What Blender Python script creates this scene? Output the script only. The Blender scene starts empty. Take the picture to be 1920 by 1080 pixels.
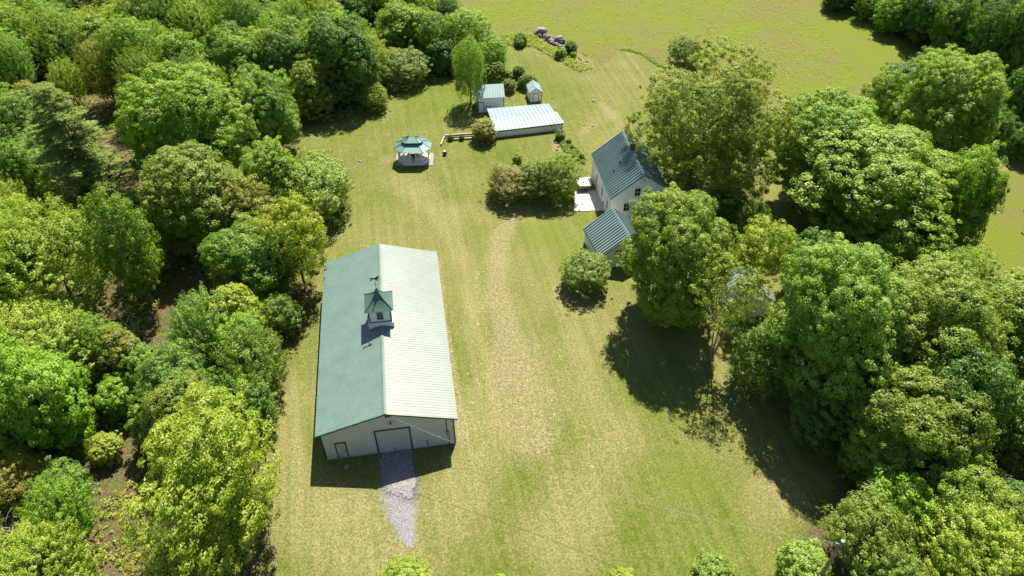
import bpy, math, random
import numpy as np
from mathutils import Vector, Matrix
sc = bpy.context.scene
C = sc.collection
R = math.radians
# ---------------------------------------------------------------- camera, sky, sun, exposure
FPX, PITCH, CH = 1331.0, 42.64, 56.26
cam = bpy.data.cameras.new('camera'); cam.sensor_width = 36; cam.lens = 36*FPX/1920; cam.clip_end = 3000
co = bpy.data.objects.new('camera', cam); C.objects.link(co)
co.location = (0, 0, CH); co.rotation_euler = (R(90-PITCH), 0, 0); sc.camera = co
SUN_EL, SUN_AZ = 56.7, 14.1            # azimuth measured from +Y towards +X
w = bpy.data.worlds.new('World'); sc.world = w; w.use_nodes = True
nt = w.node_tree; sky = nt.nodes.new('ShaderNodeTexSky'); sky.sky_type = 'NISHITA'; sky.sun_disc = False
sky.sun_elevation = R(SUN_EL); sky.sun_rotation = R(SUN_AZ)
bg = nt.nodes['Background']; bg.inputs[1].default_value = 0.056; nt.links.new(sky.outputs[0], bg.inputs[0])
sl = bpy.data.lights.new('sun', 'SUN'); sl.energy = 5.0; sl.angle = R(0.5); sl.color = (1, .94, .83)
so = bpy.data.objects.new('sun', sl); C.objects.link(so)
_a, _e = R(SUN_AZ), R(SUN_EL)
so.rotation_euler = Vector((math.sin(_a)*math.cos(_e), math.cos(_a)*math.cos(_e), math.sin(_e))).to_track_quat('Z', 'Y').to_euler()
sc.view_settings.view_transform = 'Standard'; sc.view_settings.look = 'None'
sc.view_settings.exposure = 1.17; sc.view_settings.gamma = 1
sc.cycles.max_bounces = 5; sc.cycles.diffuse_bounces = 2; sc.cycles.glossy_bounces = 2
sc.cycles.transmission_bounces = 3; sc.cycles.transparent_max_bounces = 4

def at(px, py, z=0.0):
    """point of the terrain (or of the level z) that the drone sees at photo pixel px, py"""
    a = (px-960)/FPX; b = (540-py)/FPX; p = R(PITCH)
    d = (a, b*math.sin(p)+math.cos(p), b*math.cos(p)-math.sin(p)); t = (z-CH)/d[2]
    return (d[0]*t, d[1]*t, z)

# ---------------------------------------------------------------- helpers
def mat(name, col=(.5, .5, .5), rough=.6, metal=0.0, spec=.5):
    m = bpy.data.materials.new(name); m.use_nodes = True; b = m.node_tree.nodes['Principled BSDF']
    b.inputs['Base Color'].default_value = (*col, 1); b.inputs['Roughness'].default_value = rough
    b.inputs['Metallic'].default_value = metal; b.inputs['Specular IOR Level'].default_value = spec
    return m
def N(m, t, **kw):
    n = m.node_tree.nodes.new(t)
    for k, v in kw.items(): setattr(n, k, v)
    return n
def L(m, a, b): m.node_tree.links.new(a, b)
def noise(m, scale, detail=3, rough=.55, vec=None, dist=0):
    n = N(m, 'ShaderNodeTexNoise'); n.inputs['Scale'].default_value = scale; n.inputs['Detail'].default_value = detail
    n.inputs['Roughness'].default_value = rough; n.inputs['Distortion'].default_value = dist
    if vec is not None: L(m, vec, n.inputs['Vector'])
    return n.outputs['Fac']
def ramp(m, fac, stops):
    n = N(m, 'ShaderNodeValToRGB'); e = n.color_ramp.elements
    while len(e) < len(stops): e.new(.5)
    for i, (p, c) in enumerate(stops):
        e[i].position = p; e[i].color = (*c, 1) if hasattr(c, '__len__') else (c, c, c, 1)
    L(m, fac, n.inputs[0]); return n.outputs[0]
def mix(m, fac, a, b, mode='MIX'):
    n = N(m, 'ShaderNodeMix', data_type='RGBA', blend_type=mode)
    for s, v in ((n.inputs[0], fac), (n.inputs[6], a), (n.inputs[7], b)):
        if hasattr(v, 'links'): L(m, v, s)
        elif hasattr(v, '__len__'): s.default_value = (*v, 1)
        else: s.default_value = v
    return n.outputs[2]
def mth(m, op, a, b=0.0):
    n = N(m, 'ShaderNodeMath', operation=op)
    for s, v in ((n.inputs[0], a), (n.inputs[1], b)):
        if hasattr(v, 'links'): L(m, v, s)
        else: s.default_value = v
    return n.outputs[0]
def mapping(m, vec, rot=0, scale=(1, 1, 1)):
    if rot:
        r_ = N(m, 'ShaderNodeMapping'); r_.inputs['Rotation'].default_value = (0, 0, rot); L(m, vec, r_.inputs['Vector']); vec = r_.outputs[0]; rot = 0
    n = N(m, 'ShaderNodeMapping'); n.inputs['Rotation'].default_value = (0, 0, rot); n.inputs['Scale'].default_value = scale
    L(m, vec, n.inputs['Vector']); return n.outputs[0]
def bump(m, h, strength=.3, dist=.05):
    n = N(m, 'ShaderNodeBump'); n.inputs['Strength'].default_value = strength; n.inputs['Distance'].default_value = dist
    L(m, h, n.inputs['Height']); L(m, n.outputs[0], m.node_tree.nodes['Principled BSDF'].inputs['Normal'])
def noisy(name, c1, c2, scale, rough=.7, spec=.3, bs=.3, bd=.03, metal=0, stops=(.35, .65)):
    m = mat(name, c1, rough, metal, spec); geo = N(m, 'ShaderNodeTexCoord').outputs['Object']
    f = noise(m, scale, 5, .6, geo)
    L(m, ramp(m, f, [(stops[0], c1), (stops[1], c2)]), m.node_tree.nodes['Principled BSDF'].inputs['Base Color'])
    if bs: bump(m, noise(m, scale*3, 4, .6, geo), bs, bd)
    return m

class MB:
    def __init__(s): s.v = []; s.f = []
    def add(s, vs, fs):
        o = len(s.v); s.v += [tuple(p) for p in vs]; s.f += [tuple(i+o for i in f) for f in fs]; return s
    def box(s, x0, x1, y0, y1, z0, z1):
        return s.add([(x0,y0,z0),(x1,y0,z0),(x1,y1,z0),(x0,y1,z0),(x0,y0,z1),(x1,y0,z1),(x1,y1,z1),(x0,y1,z1)],
                     [(0,3,2,1),(4,5,6,7),(0,1,5,4),(1,2,6,5),(2,3,7,6),(3,0,4,7)])
    def prism(s, base, top):           # two rings with the same count, counter-clockwise from above
        n = len(base)
        return s.add(list(base)+list(top), [tuple(range(n))[::-1], tuple(range(n, 2*n))]+[(i,(i+1)%n,n+(i+1)%n,n+i) for i in range(n)])
    def beam(s, a, b, wd, ht, up=(0, 0, 1)):
        a = Vector(a); b = Vector(b); d = (b-a).normalized(); u = Vector(up); x = d.cross(u).normalized(); y = x.cross(d).normalized()
        q = [x*(-wd/2)+y*(-ht/2), x*(wd/2)+y*(-ht/2), x*(wd/2)+y*(ht/2), x*(-wd/2)+y*(ht/2)]
        return s.add([a+k for k in q]+[b+k for k in q], [(0,1,2,3),(7,6,5,4),(0,4,5,1),(1,5,6,2),(2,6,7,3),(3,7,4,0)])
    def tube(s, pts, rads, n=6, cap=True):
        pts = [Vector(p) for p in pts]; o = len(s.v)
        for i, p in enumerate(pts):
            d = (pts[min(i+1, len(pts)-1)]-pts[max(i-1, 0)]).normalized()
            x = d.cross(Vector((.3, .9, .1)) if abs(d.y) < .8 else Vector((1, 0, 0))).normalized(); y = d.cross(x)
            r = rads[i] if hasattr(rads, '__len__') else rads
            for k in range(n):
                a = 2*math.pi*k/n; s.v.append(tuple(p+x*(r*math.cos(a))+y*(r*math.sin(a))))
        for i in range(len(pts)-1):
            for k in range(n):
                s.f.append((o+i*n+k, o+i*n+(k+1) % n, o+(i+1)*n+(k+1) % n, o+(i+1)*n+k))
        if cap: s.f.append(tuple(o+k for k in range(n))[::-1]); s.f.append(tuple(o+(len(pts)-1)*n+k for k in range(n)))
        return s
    def lathe(s, prof, n=16, c=(0, 0, 0)):
        o = len(s.v)
        for r, z in prof:
            for k in range(n):
                a = 2*math.pi*k/n; s.v.append((c[0]+r*math.cos(a), c[1]+r*math.sin(a), c[2]+z))
        for i in range(len(prof)-1):
            for k in range(n): s.f.append((o+i*n+k, o+i*n+(k+1) % n, o+(i+1)*n+(k+1) % n, o+(i+1)*n+k))
        s.f.append(tuple(o+k for k in range(n))[::-1]); s.f.append(tuple(o+(len(prof)-1)*n+k for k in range(n)))
        return s
    def build(s, name, m, parent=None, smooth=False, loc=None):
        me = bpy.data.meshes.new(name); me.from_pydata(s.v, [], s.f); me.materials.append(m)
        if smooth: me.polygons.foreach_set('use_smooth', [True]*len(me.polygons))
        me.update(); o = bpy.data.objects.new(name, me); C.objects.link(o); o.parent = parent
        if loc: o.location = loc
        return o
def tag(o, label=None, cat=None, group=None, kind=None):
    for k, v in (('label', label), ('category', cat), ('group', group), ('kind', kind)):
        if v: o[k] = v
    return o
def thing(name, label, cat, loc=(0, 0, 0), rz=0, group=None):
    o = bpy.data.objects.new(name, None); C.objects.link(o); o.location = loc; o.rotation_euler = (0, 0, rz); o.empty_display_size = .5
    return tag(o, label, cat, group)
def quick_mesh(name, V, F4, m, attr=None):
    """many free quads from numpy arrays"""
    me = bpy.data.meshes.new(name); n = len(F4)
    me.vertices.add(len(V)); me.vertices.foreach_set('co', V.astype(np.float32).ravel())
    me.loops.add(4*n); me.loops.foreach_set('vertex_index', F4.astype(np.int32).ravel())
    me.polygons.add(n); me.polygons.foreach_set('loop_start', np.arange(0, 4*n, 4, dtype=np.int32))
    me.update(calc_edges=True)
    if attr is not None:
        a = me.attributes.new('v', 'FLOAT', 'FACE'); a.data.foreach_set('value', attr.astype(np.float32))
    me.materials.append(m); return me

# ---------------------------------------------------------------- region masks of the ground, in world metres
GX = np.concatenate([[-900, -500, -300, -180, -130], np.arange(-100, 110.01, .4), [130, 180, 300, 500, 900]])
GY = np.concatenate([[-300, -100, -30], np.arange(8, 176.01, .4), [200, 260, 400, 800, 1400]])
XX, YY = np.meshgrid(GX, GY)
def inpoly(pts, X=None, Y=None):
    X = XX if X is None else X; Y = YY if Y is None else Y
    ins = np.zeros(X.shape, bool); n = len(pts)
    for i in range(n):
        x1, y1 = pts[i][:2]; x2, y2 = pts[(i+1) % n][:2]
        if y1 == y2: continue
        ins ^= ((y1 > Y) != (y2 > Y)) & (X < (x2-x1)*(Y-y1)/(y2-y1)+x1)
    return ins
def P(*pp): return [at(*p) for p in pp]
def blur(M, n):
    M = M.astype(float)
    for _ in range(n):
        M = (M+np.roll(M, 1, 0)+np.roll(M, -1, 0)+np.roll(M, 1, 1)+np.roll(M, -1, 1))/5
    return M
def vnoise(X, Y, s, seed):
    """smooth value noise"""
    rs = np.random.RandomState(seed); T = rs.rand(64, 64); x = X/s; y = Y/s
    xi = np.floor(x).astype(int); yi = np.floor(y).astype(int); fx = x-xi; fy = y-yi
    fx = fx*fx*(3-2*fx); fy = fy*fy*(3-2*fy); g = lambda a, b: T[a % 64, b % 64]
    return (g(xi, yi)*(1-fx)+g(xi+1, yi)*fx)*(1-fy)+(g(xi, yi+1)*(1-fx)+g(xi+1, yi+1)*fx)*fy
def stroke(pts):
    """mask along a line given as (px, py, half width in metres)"""
    M = np.zeros(XX.shape)
    q = [(*at(p[0], p[1])[:2], p[2]) for p in pts]
    for (x1, y1, w1), (x2, y2, w2) in zip(q, q[1:]):
        dx, dy = x2-x1, y2-y1; t = np.clip(((XX-x1)*dx+(YY-y1)*dy)/(dx*dx+dy*dy+1e-9), 0, 1)
        d = np.hypot(XX-x1-t*dx, YY-y1-t*dy); ww = w1+t*(w2-w1)
        M = np.maximum(M, np.clip(1.35-d/ww, 0, 1))
    return M
def blob(px, py, r, e=1.0):
    x, y, _ = at(px, py); return np.clip(1.3-np.hypot(XX-x, (YY-y)/e)/r, 0, 1)
WOOD_L = P((860,-60),(845,0),(880,55),(935,80),(905,95),(905,150),(850,150),(760,165),(720,200),(640,225),(560,248),(562,290),(640,300),(662,330),(650,410),(600,450),(585,560),(555,650),(530,720),(500,825),(492,880),(505,1000),(520,1150),(490,1500)) + [(-900,-300),(-900,1400),(-20,1400)]
WOOD_R = P((1515,-60),(1560,8),(1640,34),(1700,82),(1760,108),(1850,160),(1905,215),(2100,260)) + [(900, 130), (900, 1400), (90, 1400)]
WOOD_B = P((1530,1200),(1500,1010),(1555,920),(1600,860),(1560,780),(1620,640),(1760,560),(1860,520),(1990,520)) + [(900, 60), (900, -300), (40, -300)]
MEADOW = P((845,-60),(880,40),(940,62),(1010,64),(1080,95),(1130,122),(1162,93),(1205,100),(1240,124),(1330,200),(1440,330),(1500,260),(1700,110),(1740,100),(1640,30),(1520,-60)) + [(100, 1400), (-20, 1400)]
FIELD_R = P((1810,500),(1830,330),(1990,300),(1990,500))
forest = np.maximum(np.maximum(inpoly(WOOD_L), inpoly(WOOD_R)), inpoly(WOOD_B)).astype(float)
forest = blur(forest, 3); meadow = blur(np.maximum(inpoly(MEADOW), inpoly(FIELD_R)), 2)
# ---------------------------------------------------------------- ground sheet
n1 = vnoise(XX, YY, 5, 1); n2 = vnoise(XX, YY, 1.7, 2); n3 = vnoise(XX, YY, 14, 3)
dirt = stroke([(962,405,.9),(940,440,1.5),(930,500,1.6),(934,560,1.9),(945,610,2.1),(958,650,3.0),(978,710,4.0),(985,770,3.8),(1000,830,2.4)])
dirt = np.maximum(dirt, .8*stroke([(822,490,.3),(840,640,.5),(862,780,.7),(872,830,.5)]))
dirt = np.maximum(dirt, .7*stroke([(1128,195,.8),(1150,215,1.3),(1165,235,.8)]))
dirt = np.maximum(dirt, .8*blob(1085, 118, 3.0)); dirt = np.maximum(dirt, .7*blob(745, 1030, 2.2)); dirt = np.maximum(dirt, .6*blob(660, 945, 3.0))
dirt = np.maximum(dirt, .6*blob(728, 300, 1.6)); dirt = np.maximum(dirt, .6*blob(676, 302, .7)); dirt = np.maximum(dirt, .8*blob(1045, 272, 1.2, 2))
dirt = np.clip(dirt*1.25-.8*vnoise(XX, YY, 1.3, 7)*(.35+.75*n1), 0, .85)
dry = .15+.55*n3
dry = np.maximum(dry, stroke([(545,700,1),(545,850,1.6),(600,960,5),(760,1050,6),(860,950,4),(900,830,4),(905,700,2.5),(880,520,1.5),(830,400,3),(760,340,4)]))
dry = np.maximum(dry, .9*stroke([(1040,1000,5),(1150,820,4),(1080,650,3),(1050,540,2),(960,330,3)]))
dry = np.maximum(dry, .8*stroke([(1090,250,1),(1150,200,4),(1140,160,3)])); dry = np.maximum(dry, blob(1450, 930, 4))
dry = np.clip(dry*(.72+.6*n1), 0, 1)
lush = np.zeros(XX.shape)
for px, py, r, k in ((1090,470,7,.6),(640,230,6,.5),(800,180,8,.6),(1020,440,5,.8),(1290,900,4,.35),(1340,1040,4,.4),(1010,150,7,.3),(1260,20,16,.5),(1600,60,12,1),(1680,90,9,.9),(1120,40,10,.8),(960,20,10,.9),(1880,430,8,.8),(1230,720,5,.4),(1480,250,8,.6)):
    lush = np.maximum(lush, k*blob(px, py, r))
lush = np.clip(lush*(.5+n1), 0, 1)
pale = np.zeros(XX.shape)
rs = np.random.RandomState(11)
for px, py, r in ((1072,922,.7),(892,905,.35),(895,958,.4),(797,1008,.5),(995,495,.3),(1000,520,.25),(985,580,.4),(1010,585,.3),(668,302,.6),(1235,720,.4),(1050,790,.5),(700,320,.5),(1090,235,.4),(1142,235,.5),(1115,185,.3),(960,920,.3)):
    pale = np.maximum(pale, blob(px, py, r))
pale = np.maximum(pale, .75*stroke([(900,500,1.5),(900,640,2.5),(880,760,2),(900,900,2)])); pale = np.maximum(pale, .7*stroke([(1000,520,2),(1060,600,2),(1040,760,2.5),(1140,880,4)])); pale = np.maximum(pale, .6*stroke([(700,430,1),(860,410,2)]))
wear = stroke([(742,850,1.7),(748,920,2.0),(752,960,1.6),(758,985,1.1),(768,1015,.6)])
col1 = np.stack([forest, meadow, dirt, dry], -1); col2 = np.stack([lush, pale, wear, n1], -1)
ZZ = .05*(n3-.5)+.03*(n1-.5)+forest*.25*(n2-.3)*((XX > -101) & (XX < 111) & (YY > 8) & (YY < 177)) - .03
V = np.stack([XX, YY, ZZ], -1).reshape(-1, 3); ny, nx = XX.shape
I = np.arange(ny*nx).reshape(ny, nx); F4 = np.stack([I[:-1, :-1], I[:-1, 1:], I[1:, 1:], I[1:, :-1]], -1).reshape(-1, 4)
g = mat('ground', (.2, .2, .05), .95, 0, .1); nd = g.node_tree.nodes['Principled BSDF']
tc = N(g, 'ShaderNodeTexCoord').outputs['Object']
a1 = N(g, 'ShaderNodeAttribute', attribute_name='m1'); a2 = N(g, 'ShaderNodeAttribute', attribute_name='m2')
s1 = N(g, 'ShaderNodeSeparateColor'); s2 = N(g, 'ShaderNodeSeparateColor'); L(g, a1.outputs['Color'], s1.inputs[0]); L(g, a2.outputs['Color'], s2.inputs[0])
fo, me_, di = s1.outputs[0], s1.outputs[1], s1.outputs[2]; dr = a1.outputs['Alpha']; lu, pa, we = s2.outputs[0], s2.outputs[1], s2.outputs[2]
fine = noise(g, 5.5, 4, .75, tc); med = noise(g, 1.3, 4, .65, tc); big = noise(g, .16, 3, .6, tc)
streak = noise(g, 1.0, 3, .6, mapping(g, tc, R(-13), (2.0, .05, 1)))
streak2 = noise(g, 1.0, 3, .6, mapping(g, tc, R(-11), (1.1, .03, 1)))
sep = N(g, 'ShaderNodeSeparateXYZ'); L(g, tc, sep.inputs[0])
green = ramp(g, fine, [(.30, (.046, .074, .009)), (.52, (.100, .134, .016)), (.72, (.18, .195, .040))])
tan = ramp(g, fine, [(.30, (.100, .092, .032)), (.5, (.218, .194, .078)), (.72, (.37, .325, .155))])
drf = mth(g, 'ADD', mth(g, 'MULTIPLY', dr, .85), mth(g, 'MULTIPLY', mth(g, 'SUBTRACT', med, .5), 1.0))
drf = mth(g, 'ADD', drf, mth(g, 'MULTIPLY', mth(g, 'SUBTRACT', streak, .5), .7))
drf = mth(g, 'ADD', drf, mth(g, 'MULTIPLY', mth(g, 'SUBTRACT', big, .5), .9))
drc = N(g, 'ShaderNodeClamp'); L(g, drf, drc.inputs[0])
c = mix(g, drc.outputs[0], green, tan)
c = mix(g, mth(g, 'MULTIPLY', lu, .8), c, ramp(g, fine, [(.3, (.07, .105, .012)), (.7, (.17, .21, .028))]))
mead = ramp(g, fine, [(.3, (.075, .105, .013)), (.55, (.135, .168, .022)), (.75, (.20, .225, .042))])
mead = mix(g, ramp(g, noise(g, .075, 5, .7, tc, 1.2), [(.40, 0), (.58, .85)]), mead, ramp(g, fine, [(.3, (.095, .085, .033)), (.7, (.19, .165, .065))]))
mead = mix(g, mth(g, 'MULTIPLY', lu, .85), mead, ramp(g, fine, [(.3, (.085, .120, .012)), (.7, (.165, .20, .024))]))
c = mix(g, ramp(g, streak2, [(.42, 0), (.62, .5)]), c, mix(g, 1.0, c, (.70, .80, .66), 'MULTIPLY'))
c = mix(g, me_, c, mead)
fine2 = noise(g, 2.6, 5, .8, tc)
de = N(g, 'ShaderNodeClamp'); L(g, mth(g, 'MULTIPLY', di, mth(g, 'ADD', .05, mth(g, 'MULTIPLY', mth(g, 'SUBTRACT', fine2, .36), 4.5))), de.inputs[0])
c = mix(g, de.outputs[0], c, ramp(g, fine, [(.3, (.11, .085, .04)), (.5, (.26, .205, .115)), (.7, (.44, .36, .22))]))
vg = N(g, 'ShaderNodeTexVoronoi'); vg.inputs['Scale'].default_value = 16; L(g, tc, vg.inputs['Vector'])
wc = N(g, 'ShaderNodeClamp'); L(g, mth(g, 'ADD', mth(g, 'MULTIPLY', mth(g, 'SUBTRACT', we, .5), 2.0), mth(g, 'MULTIPLY', mth(g, 'SUBTRACT', fine2, .36), 2.6)), wc.inputs[0])
c = mix(g, mth(g, 'MULTIPLY', wc.outputs[0], mth(g, 'GREATER_THAN', we, .02)), c, ramp(g, vg.outputs['Color'], [(.1, (.11, .106, .108)), (.5, (.21, .206, .208)), (.9, (.33, .32, .315))]))
sp = N(g, 'ShaderNodeClamp'); L(g, mth(g, 'MULTIPLY', mth(g, 'SUBTRACT', noise(g, 3.4, 3, .7, tc, .6), mth(g, 'SUBTRACT', .74, mth(g, 'MULTIPLY', pa, .16))), 14.0), sp.inputs[0])
c = mix(g, mth(g, 'MULTIPLY', sp.outputs[0], .7), c, (.50, .46, .33))
litter = ramp(g, fine, [(.3, (.035, .024, .013)), (.5, (.11, .075, .045)), (.7, (.24, .17, .115))])
litter = mix(g, ramp(g, med, [(.42, 0), (.62, .85)]), litter, ramp(g, fine, [(.3, (.03, .05, .01)), (.7, (.12, .16, .03))]))
c = mix(g, fo, c, litter)
L(g, c, nd.inputs['Base Color']); bump(g, noise(g, 7, 5, .8, tc), .8, .10)
gm = quick_mesh('ground', V, F4, g)
for nm, arr in (('m1', col1), ('m2', col2)):
    at_ = gm.attributes.new(nm, 'FLOAT_COLOR', 'POINT'); at_.data.foreach_set('color', arr.reshape(-1).astype(np.float32))
gm.polygons.foreach_set('use_smooth', [True]*len(gm.polygons))
go = bpy.data.objects.new('ground', gm); C.objects.link(go); go['kind'] = 'structure'

# ---------------------------------------------------------------- building materials
def metal(name, col, rough, c2=None, mt=.3):
    m = mat(name, col, rough, mt, .5); tc = N(m, 'ShaderNodeTexCoord').outputs['Object']
    c2 = c2 or tuple(v*.82 for v in col)
    L(m, ramp(m, noise(m, .5, 5, .6, tc), [(.35, col), (.7, c2)]), m.node_tree.nodes['Principled BSDF'].inputs['Base Color'])
    if mt == 0: bb_ = m.node_tree.nodes['Principled BSDF']; bb_.inputs['Specular Tint'].default_value = (1, .76, .68, 1); bb_.inputs['Specular IOR Level'].default_value = .80; bb_.inputs['Coat Weight'].default_value = 0; bb_.inputs['Coat Roughness'].default_value = rough; bb_.inputs['Coat IOR'].default_value = 1.5
    L(m, ramp(m, noise(m, 1.2, 3, .6, tc), [(.3, rough-.04), (.7, rough+.06)]), m.node_tree.nodes['Principled BSDF'].inputs['Roughness'])
    return m
M_barnroof = metal('barn_roof_metal', (.115, .195, .170), .46, None, .0)
M_houseroof = metal('house_roof_metal', (.22, .32, .305), .55)
M_shedroof = metal('shed_roof_metal', (.20, .265, .28), .6, None, .05)
M_smallshedroof = metal('small_shed_roof_metal', (.30, .41, .40), .6, None, .05)
M_gazroof = metal('gazebo_roof_metal', (.16, .28, .26), .55)
M_cupola = metal('cupola_copper', (.085, .17, .14), .6)
M_white = noisy('white_siding', (.78, .78, .77), (.70, .70, .70), 3, .6, .3, 0)
M_barnwall = noisy('barn_wall', (.50, .51, .52), (.44, .45, .46), 1.3, .5, .4, 0)
M_door = noisy('door_panel', (.42, .43, .44), (.37, .38, .40), 2, .5, .4, 0)
M_trim = mat('dark_green_trim', (.022, .040, .040), .5)
M_black = mat('black_metal', (.012, .012, .013), .5)
M_glass = mat('window_glass', (.015, .02, .025), .08, 0, .8)
M_brick = noisy('red_brick', (.16, .055, .04), (.24, .10, .07), 9, .85, .2, .5)
M_conc = noisy('pale_concrete', (.42, .40, .37), (.34, .31, .28), 3, .85, .2, .3)
M_bark = noisy('grey_bark', (.10, .075, .055), (.20, .165, .13), 6, .9, .1, .6)
M_palebark = noisy('pale_bark', (.30, .27, .23), (.16, .13, .10), 5, .9, .1, .5)
M_deadwood = noisy('dead_wood', (.42, .39, .35), (.26, .23, .20), 5, .9, .1, .3)
M_stone = noisy('granite', (.30, .27, .25), (.14, .125, .115), 1.4, .9, .2, .7, .06)
M_wood = noisy('weathered_timber', (.46, .40, .32), (.30, .25, .19), 5, .85, .2, .3)

def roof_slab(b, e0, e1, r0, r1, pitch, rw, rh, th=.06):
    """ribbed sheet from eave line e0-e1 to ridge line r0-r1; the ribs run up the slope"""
    e0, e1, r0, r1 = map(Vector, (e0, e1, r0, r1)); ln = (e1-e0).length; n = max(2, round(ln/pitch))
    nm = (e1-e0).cross(r0-e0).normalized()
    if nm.z < 0: nm = -nm
    prof = []
    for i in range(n):
        a = (i)/n; k = rw/2/ln; c = (i+.5)/n
        prof += [(a, 0), (c-k*1.5, 0), (c-k*.8, rh), (c+k*.8, rh), (c+k*1.5, 0)]
    prof.append((1, 0)); m = len(prof); vs = []
    for (s, h) in prof:
        p = e0.lerp(e1, s); q = r0.lerp(r1, s); vs += [p+nm*h, q+nm*h, q-nm*th, p-nm*th]
    fs = []
    for i in range(m-1):
        o = 4*i; fs += [(o, o+4, o+5, o+1), (o+1, o+5, o+6, o+2), (o+2, o+6, o+7, o+3), (o+3, o+7, o+4, o)]
    fs += [(0, 1, 2, 3), (4*m-4, 4*m-1, 4*m-2, 4*m-3)]
    b.add(vs, fs)
def gable_walls(W0, W1, Lg, z0, zl, zr, zridge):
    """closed gabled body between x=W0..W1, y=0..Lg, eave heights zl and zr, ridge over x=0"""
    pr = [(W0, z0), (W1, z0), (W1, zr), (0, zridge), (W0, zl)]
    b = MB(); b.prism([(x, 0, z) for x, z in pr], [(x, Lg, z) for x, z in pr]); return b
def window(par, x0, x1, z0, z1, y=0, axis='y', rows=2, cols=2, sgn=-1):
    """window in the wall plane; sgn -1 faces towards -axis"""
    w = MB(); g_ = MB(); t = .07; d0, d1 = (y, y+sgn*.05); a, b_ = min(d0, d1), max(d0, d1)
    def bx(B, u0, u1, v0, v1, p, q):
        if axis == 'y': B.box(u0, u1, p, q, v0, v1)
        else: B.box(p, q, u0, u1, v0, v1)
    for u0, u1, v0, v1 in ((x0-t, x0, z0-t, z1+t), (x1, x1+t, z0-t, z1+t), (x0, x1, z1, z1+t), (x0, x1, z0-t, z0)):
        bx(w, u0, u1, v0, v1, a, b_)
    for i in range(1, rows): zc = z0+(z1-z0)*i/rows; bx(w, x0, x1, zc-.02, zc+.02, *sorted((y+sgn*.012, y+sgn*.035)))
    for i in range(1, cols): xc = x0+(x1-x0)*i/cols; bx(w, xc-.015, xc+.015, z0, z1, *sorted((y+sgn*.036, y+sgn*.04)))
    bx(g_, x0, x1, z0, z1, *sorted((y+sgn*.002, y+sgn*.010)))
    wo = g_.build('window', M_glass, par); w.build('frame', M_white, wo); return wo
def rake(b, W0, Lo, W1, zl, zridge, zr, y0, y1, h=.2):
    b.prism([(W0, y0, zl-h), (0, y0, zridge-h), (0, y0, zridge), (W0, y0, zl)][::-1], [(W0, y1, zl-h), (0, y1, zridge-h), (0, y1, zridge), (W0, y1, zl)][::-1])
    b.prism([(0, y0, zridge-h), (W1, y0, zr-h), (W1, y0, zr), (0, y0, zridge)][::-1], [(0, y1, zridge-h), (W1, y1, zr-h), (W1, y1, zr), (0, y1, zridge)][::-1])

# ---------------------------------------------------------------- big barn
BC = (-11.24, 38.55); BY = .157
barn = thing('barn', 'long white barn with pale green ribbed metal roof and gravel apron before its door', 'barn', (*BC, 0), BY)
HE, HR, LB = 4.04, 5.91, 23.53; sl_ = (HR-HE)/6
gable_walls(-6, 6, LB, -.1, HE-.08, HE-.08, HR-.08).build('wall', M_barnwall, barn)
sb = MB(); sb.box(-6.03, 6.03, -.03, LB+.03, -.15, .10); sb.build('foundation', M_conc, barn)
ov, of_ = .36, .22; zo = HE-sl_*ov
rb = MB(); roof_slab(rb, (-6-ov, -of_, zo), (-6-ov, LB+of_, zo), (0, -of_, HR), (0, LB+of_, HR), .31, .05, .014)
rf = rb.build('roof', M_barnroof, barn)
rb = MB(); roof_slab(rb, (6+ov, -of_, zo), (6+ov, LB+of_, zo), (.001, -of_, HR), (.001, LB+of_, HR), .31, .05, .014)
rb.build('roof', M_barnroof, barn)
cp = MB(); n_ = Vector((-sl_, 0, 1)).normalized()
cp.prism([(-.2, -of_-.02, HR-.2*sl_+.035), (0, -of_-.02, HR+.02), (.2, -of_-.02, HR-.2*sl_+.035), (0, -of_-.02, HR+.075)], [(-.2, LB+of_+.02, HR-.2*sl_+.035), (0, LB+of_+.02, HR+.02), (.2, LB+of_+.02, HR-.2*sl_+.035), (0, LB+of_+.02, HR+.075)])
cp.build('ridge_cap', M_barnroof, barn)
tr = MB(); zz = zo-.07
rake(tr, -6-ov+.01, 0, 6+ov-.01, zz, HR-.07, zz, -of_+.01, -of_+.06, .15); rake(tr, -6-ov+.01, 0, 6+ov-.01, zz, HR-.07, zz, LB+of_-.06, LB+of_-.01, .15)
for sx in (-1, 1): tr.box(*sorted((sx*(6+ov-.02), sx*(6+ov-.07))), -of_+.07, LB+of_-.07, zz-.16, zz-.01)
tr.build('fascia', M_trim, barn)
for sx in (-1, 1):
    for y0, y1 in ((-.025, .1), (LB-.1, LB+.025)): MB().box(*sorted((sx*5.9, sx*6.028)), y0, y1, .105, HE-.16).build('corner_trim', M_trim, barn)
gd = MB()
for i in range(5): gd.box(-1.14, 1.86, -.03, .02, .115+i*.63, .115+i*.63+.615)
gdo = gd.build('garage_door', M_door, barn)
gf = MB(); gf.box(-1.27, -1.14, -.07, .02, .105, 3.29); gf.box(1.86, 1.99, -.07, .02, .105, 3.29); gf.box(-1.27, 1.99, -.07, .02, 3.29, 3.41); gf.build('frame', M_trim, gdo)
h_ = MB(); h_.box(.2, .5, -.07, -.03, .3, .35); h_.build('handle', M_black, gdo)
sd = MB(); sd.box(-4.84, -4.02, -.03, .02, .12, 2.25); sdo = sd.build('side_door', M_door, barn)
gf = MB(); gf.box(-4.94, -4.84, -.06, .02, .11, 2.36); gf.box(-4.02, -3.92, -.06, .02, .11, 2.36); gf.box(-4.84, -4.02, -.06, .02, 2.25, 2.36); gf.build('frame', M_trim, sdo)
h_ = MB(); h_.tube([(-4.12, -.03, 1.1), (-4.12, -.09, 1.1)], .035, 8); h_.build('handle', M_black, sdo)
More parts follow.
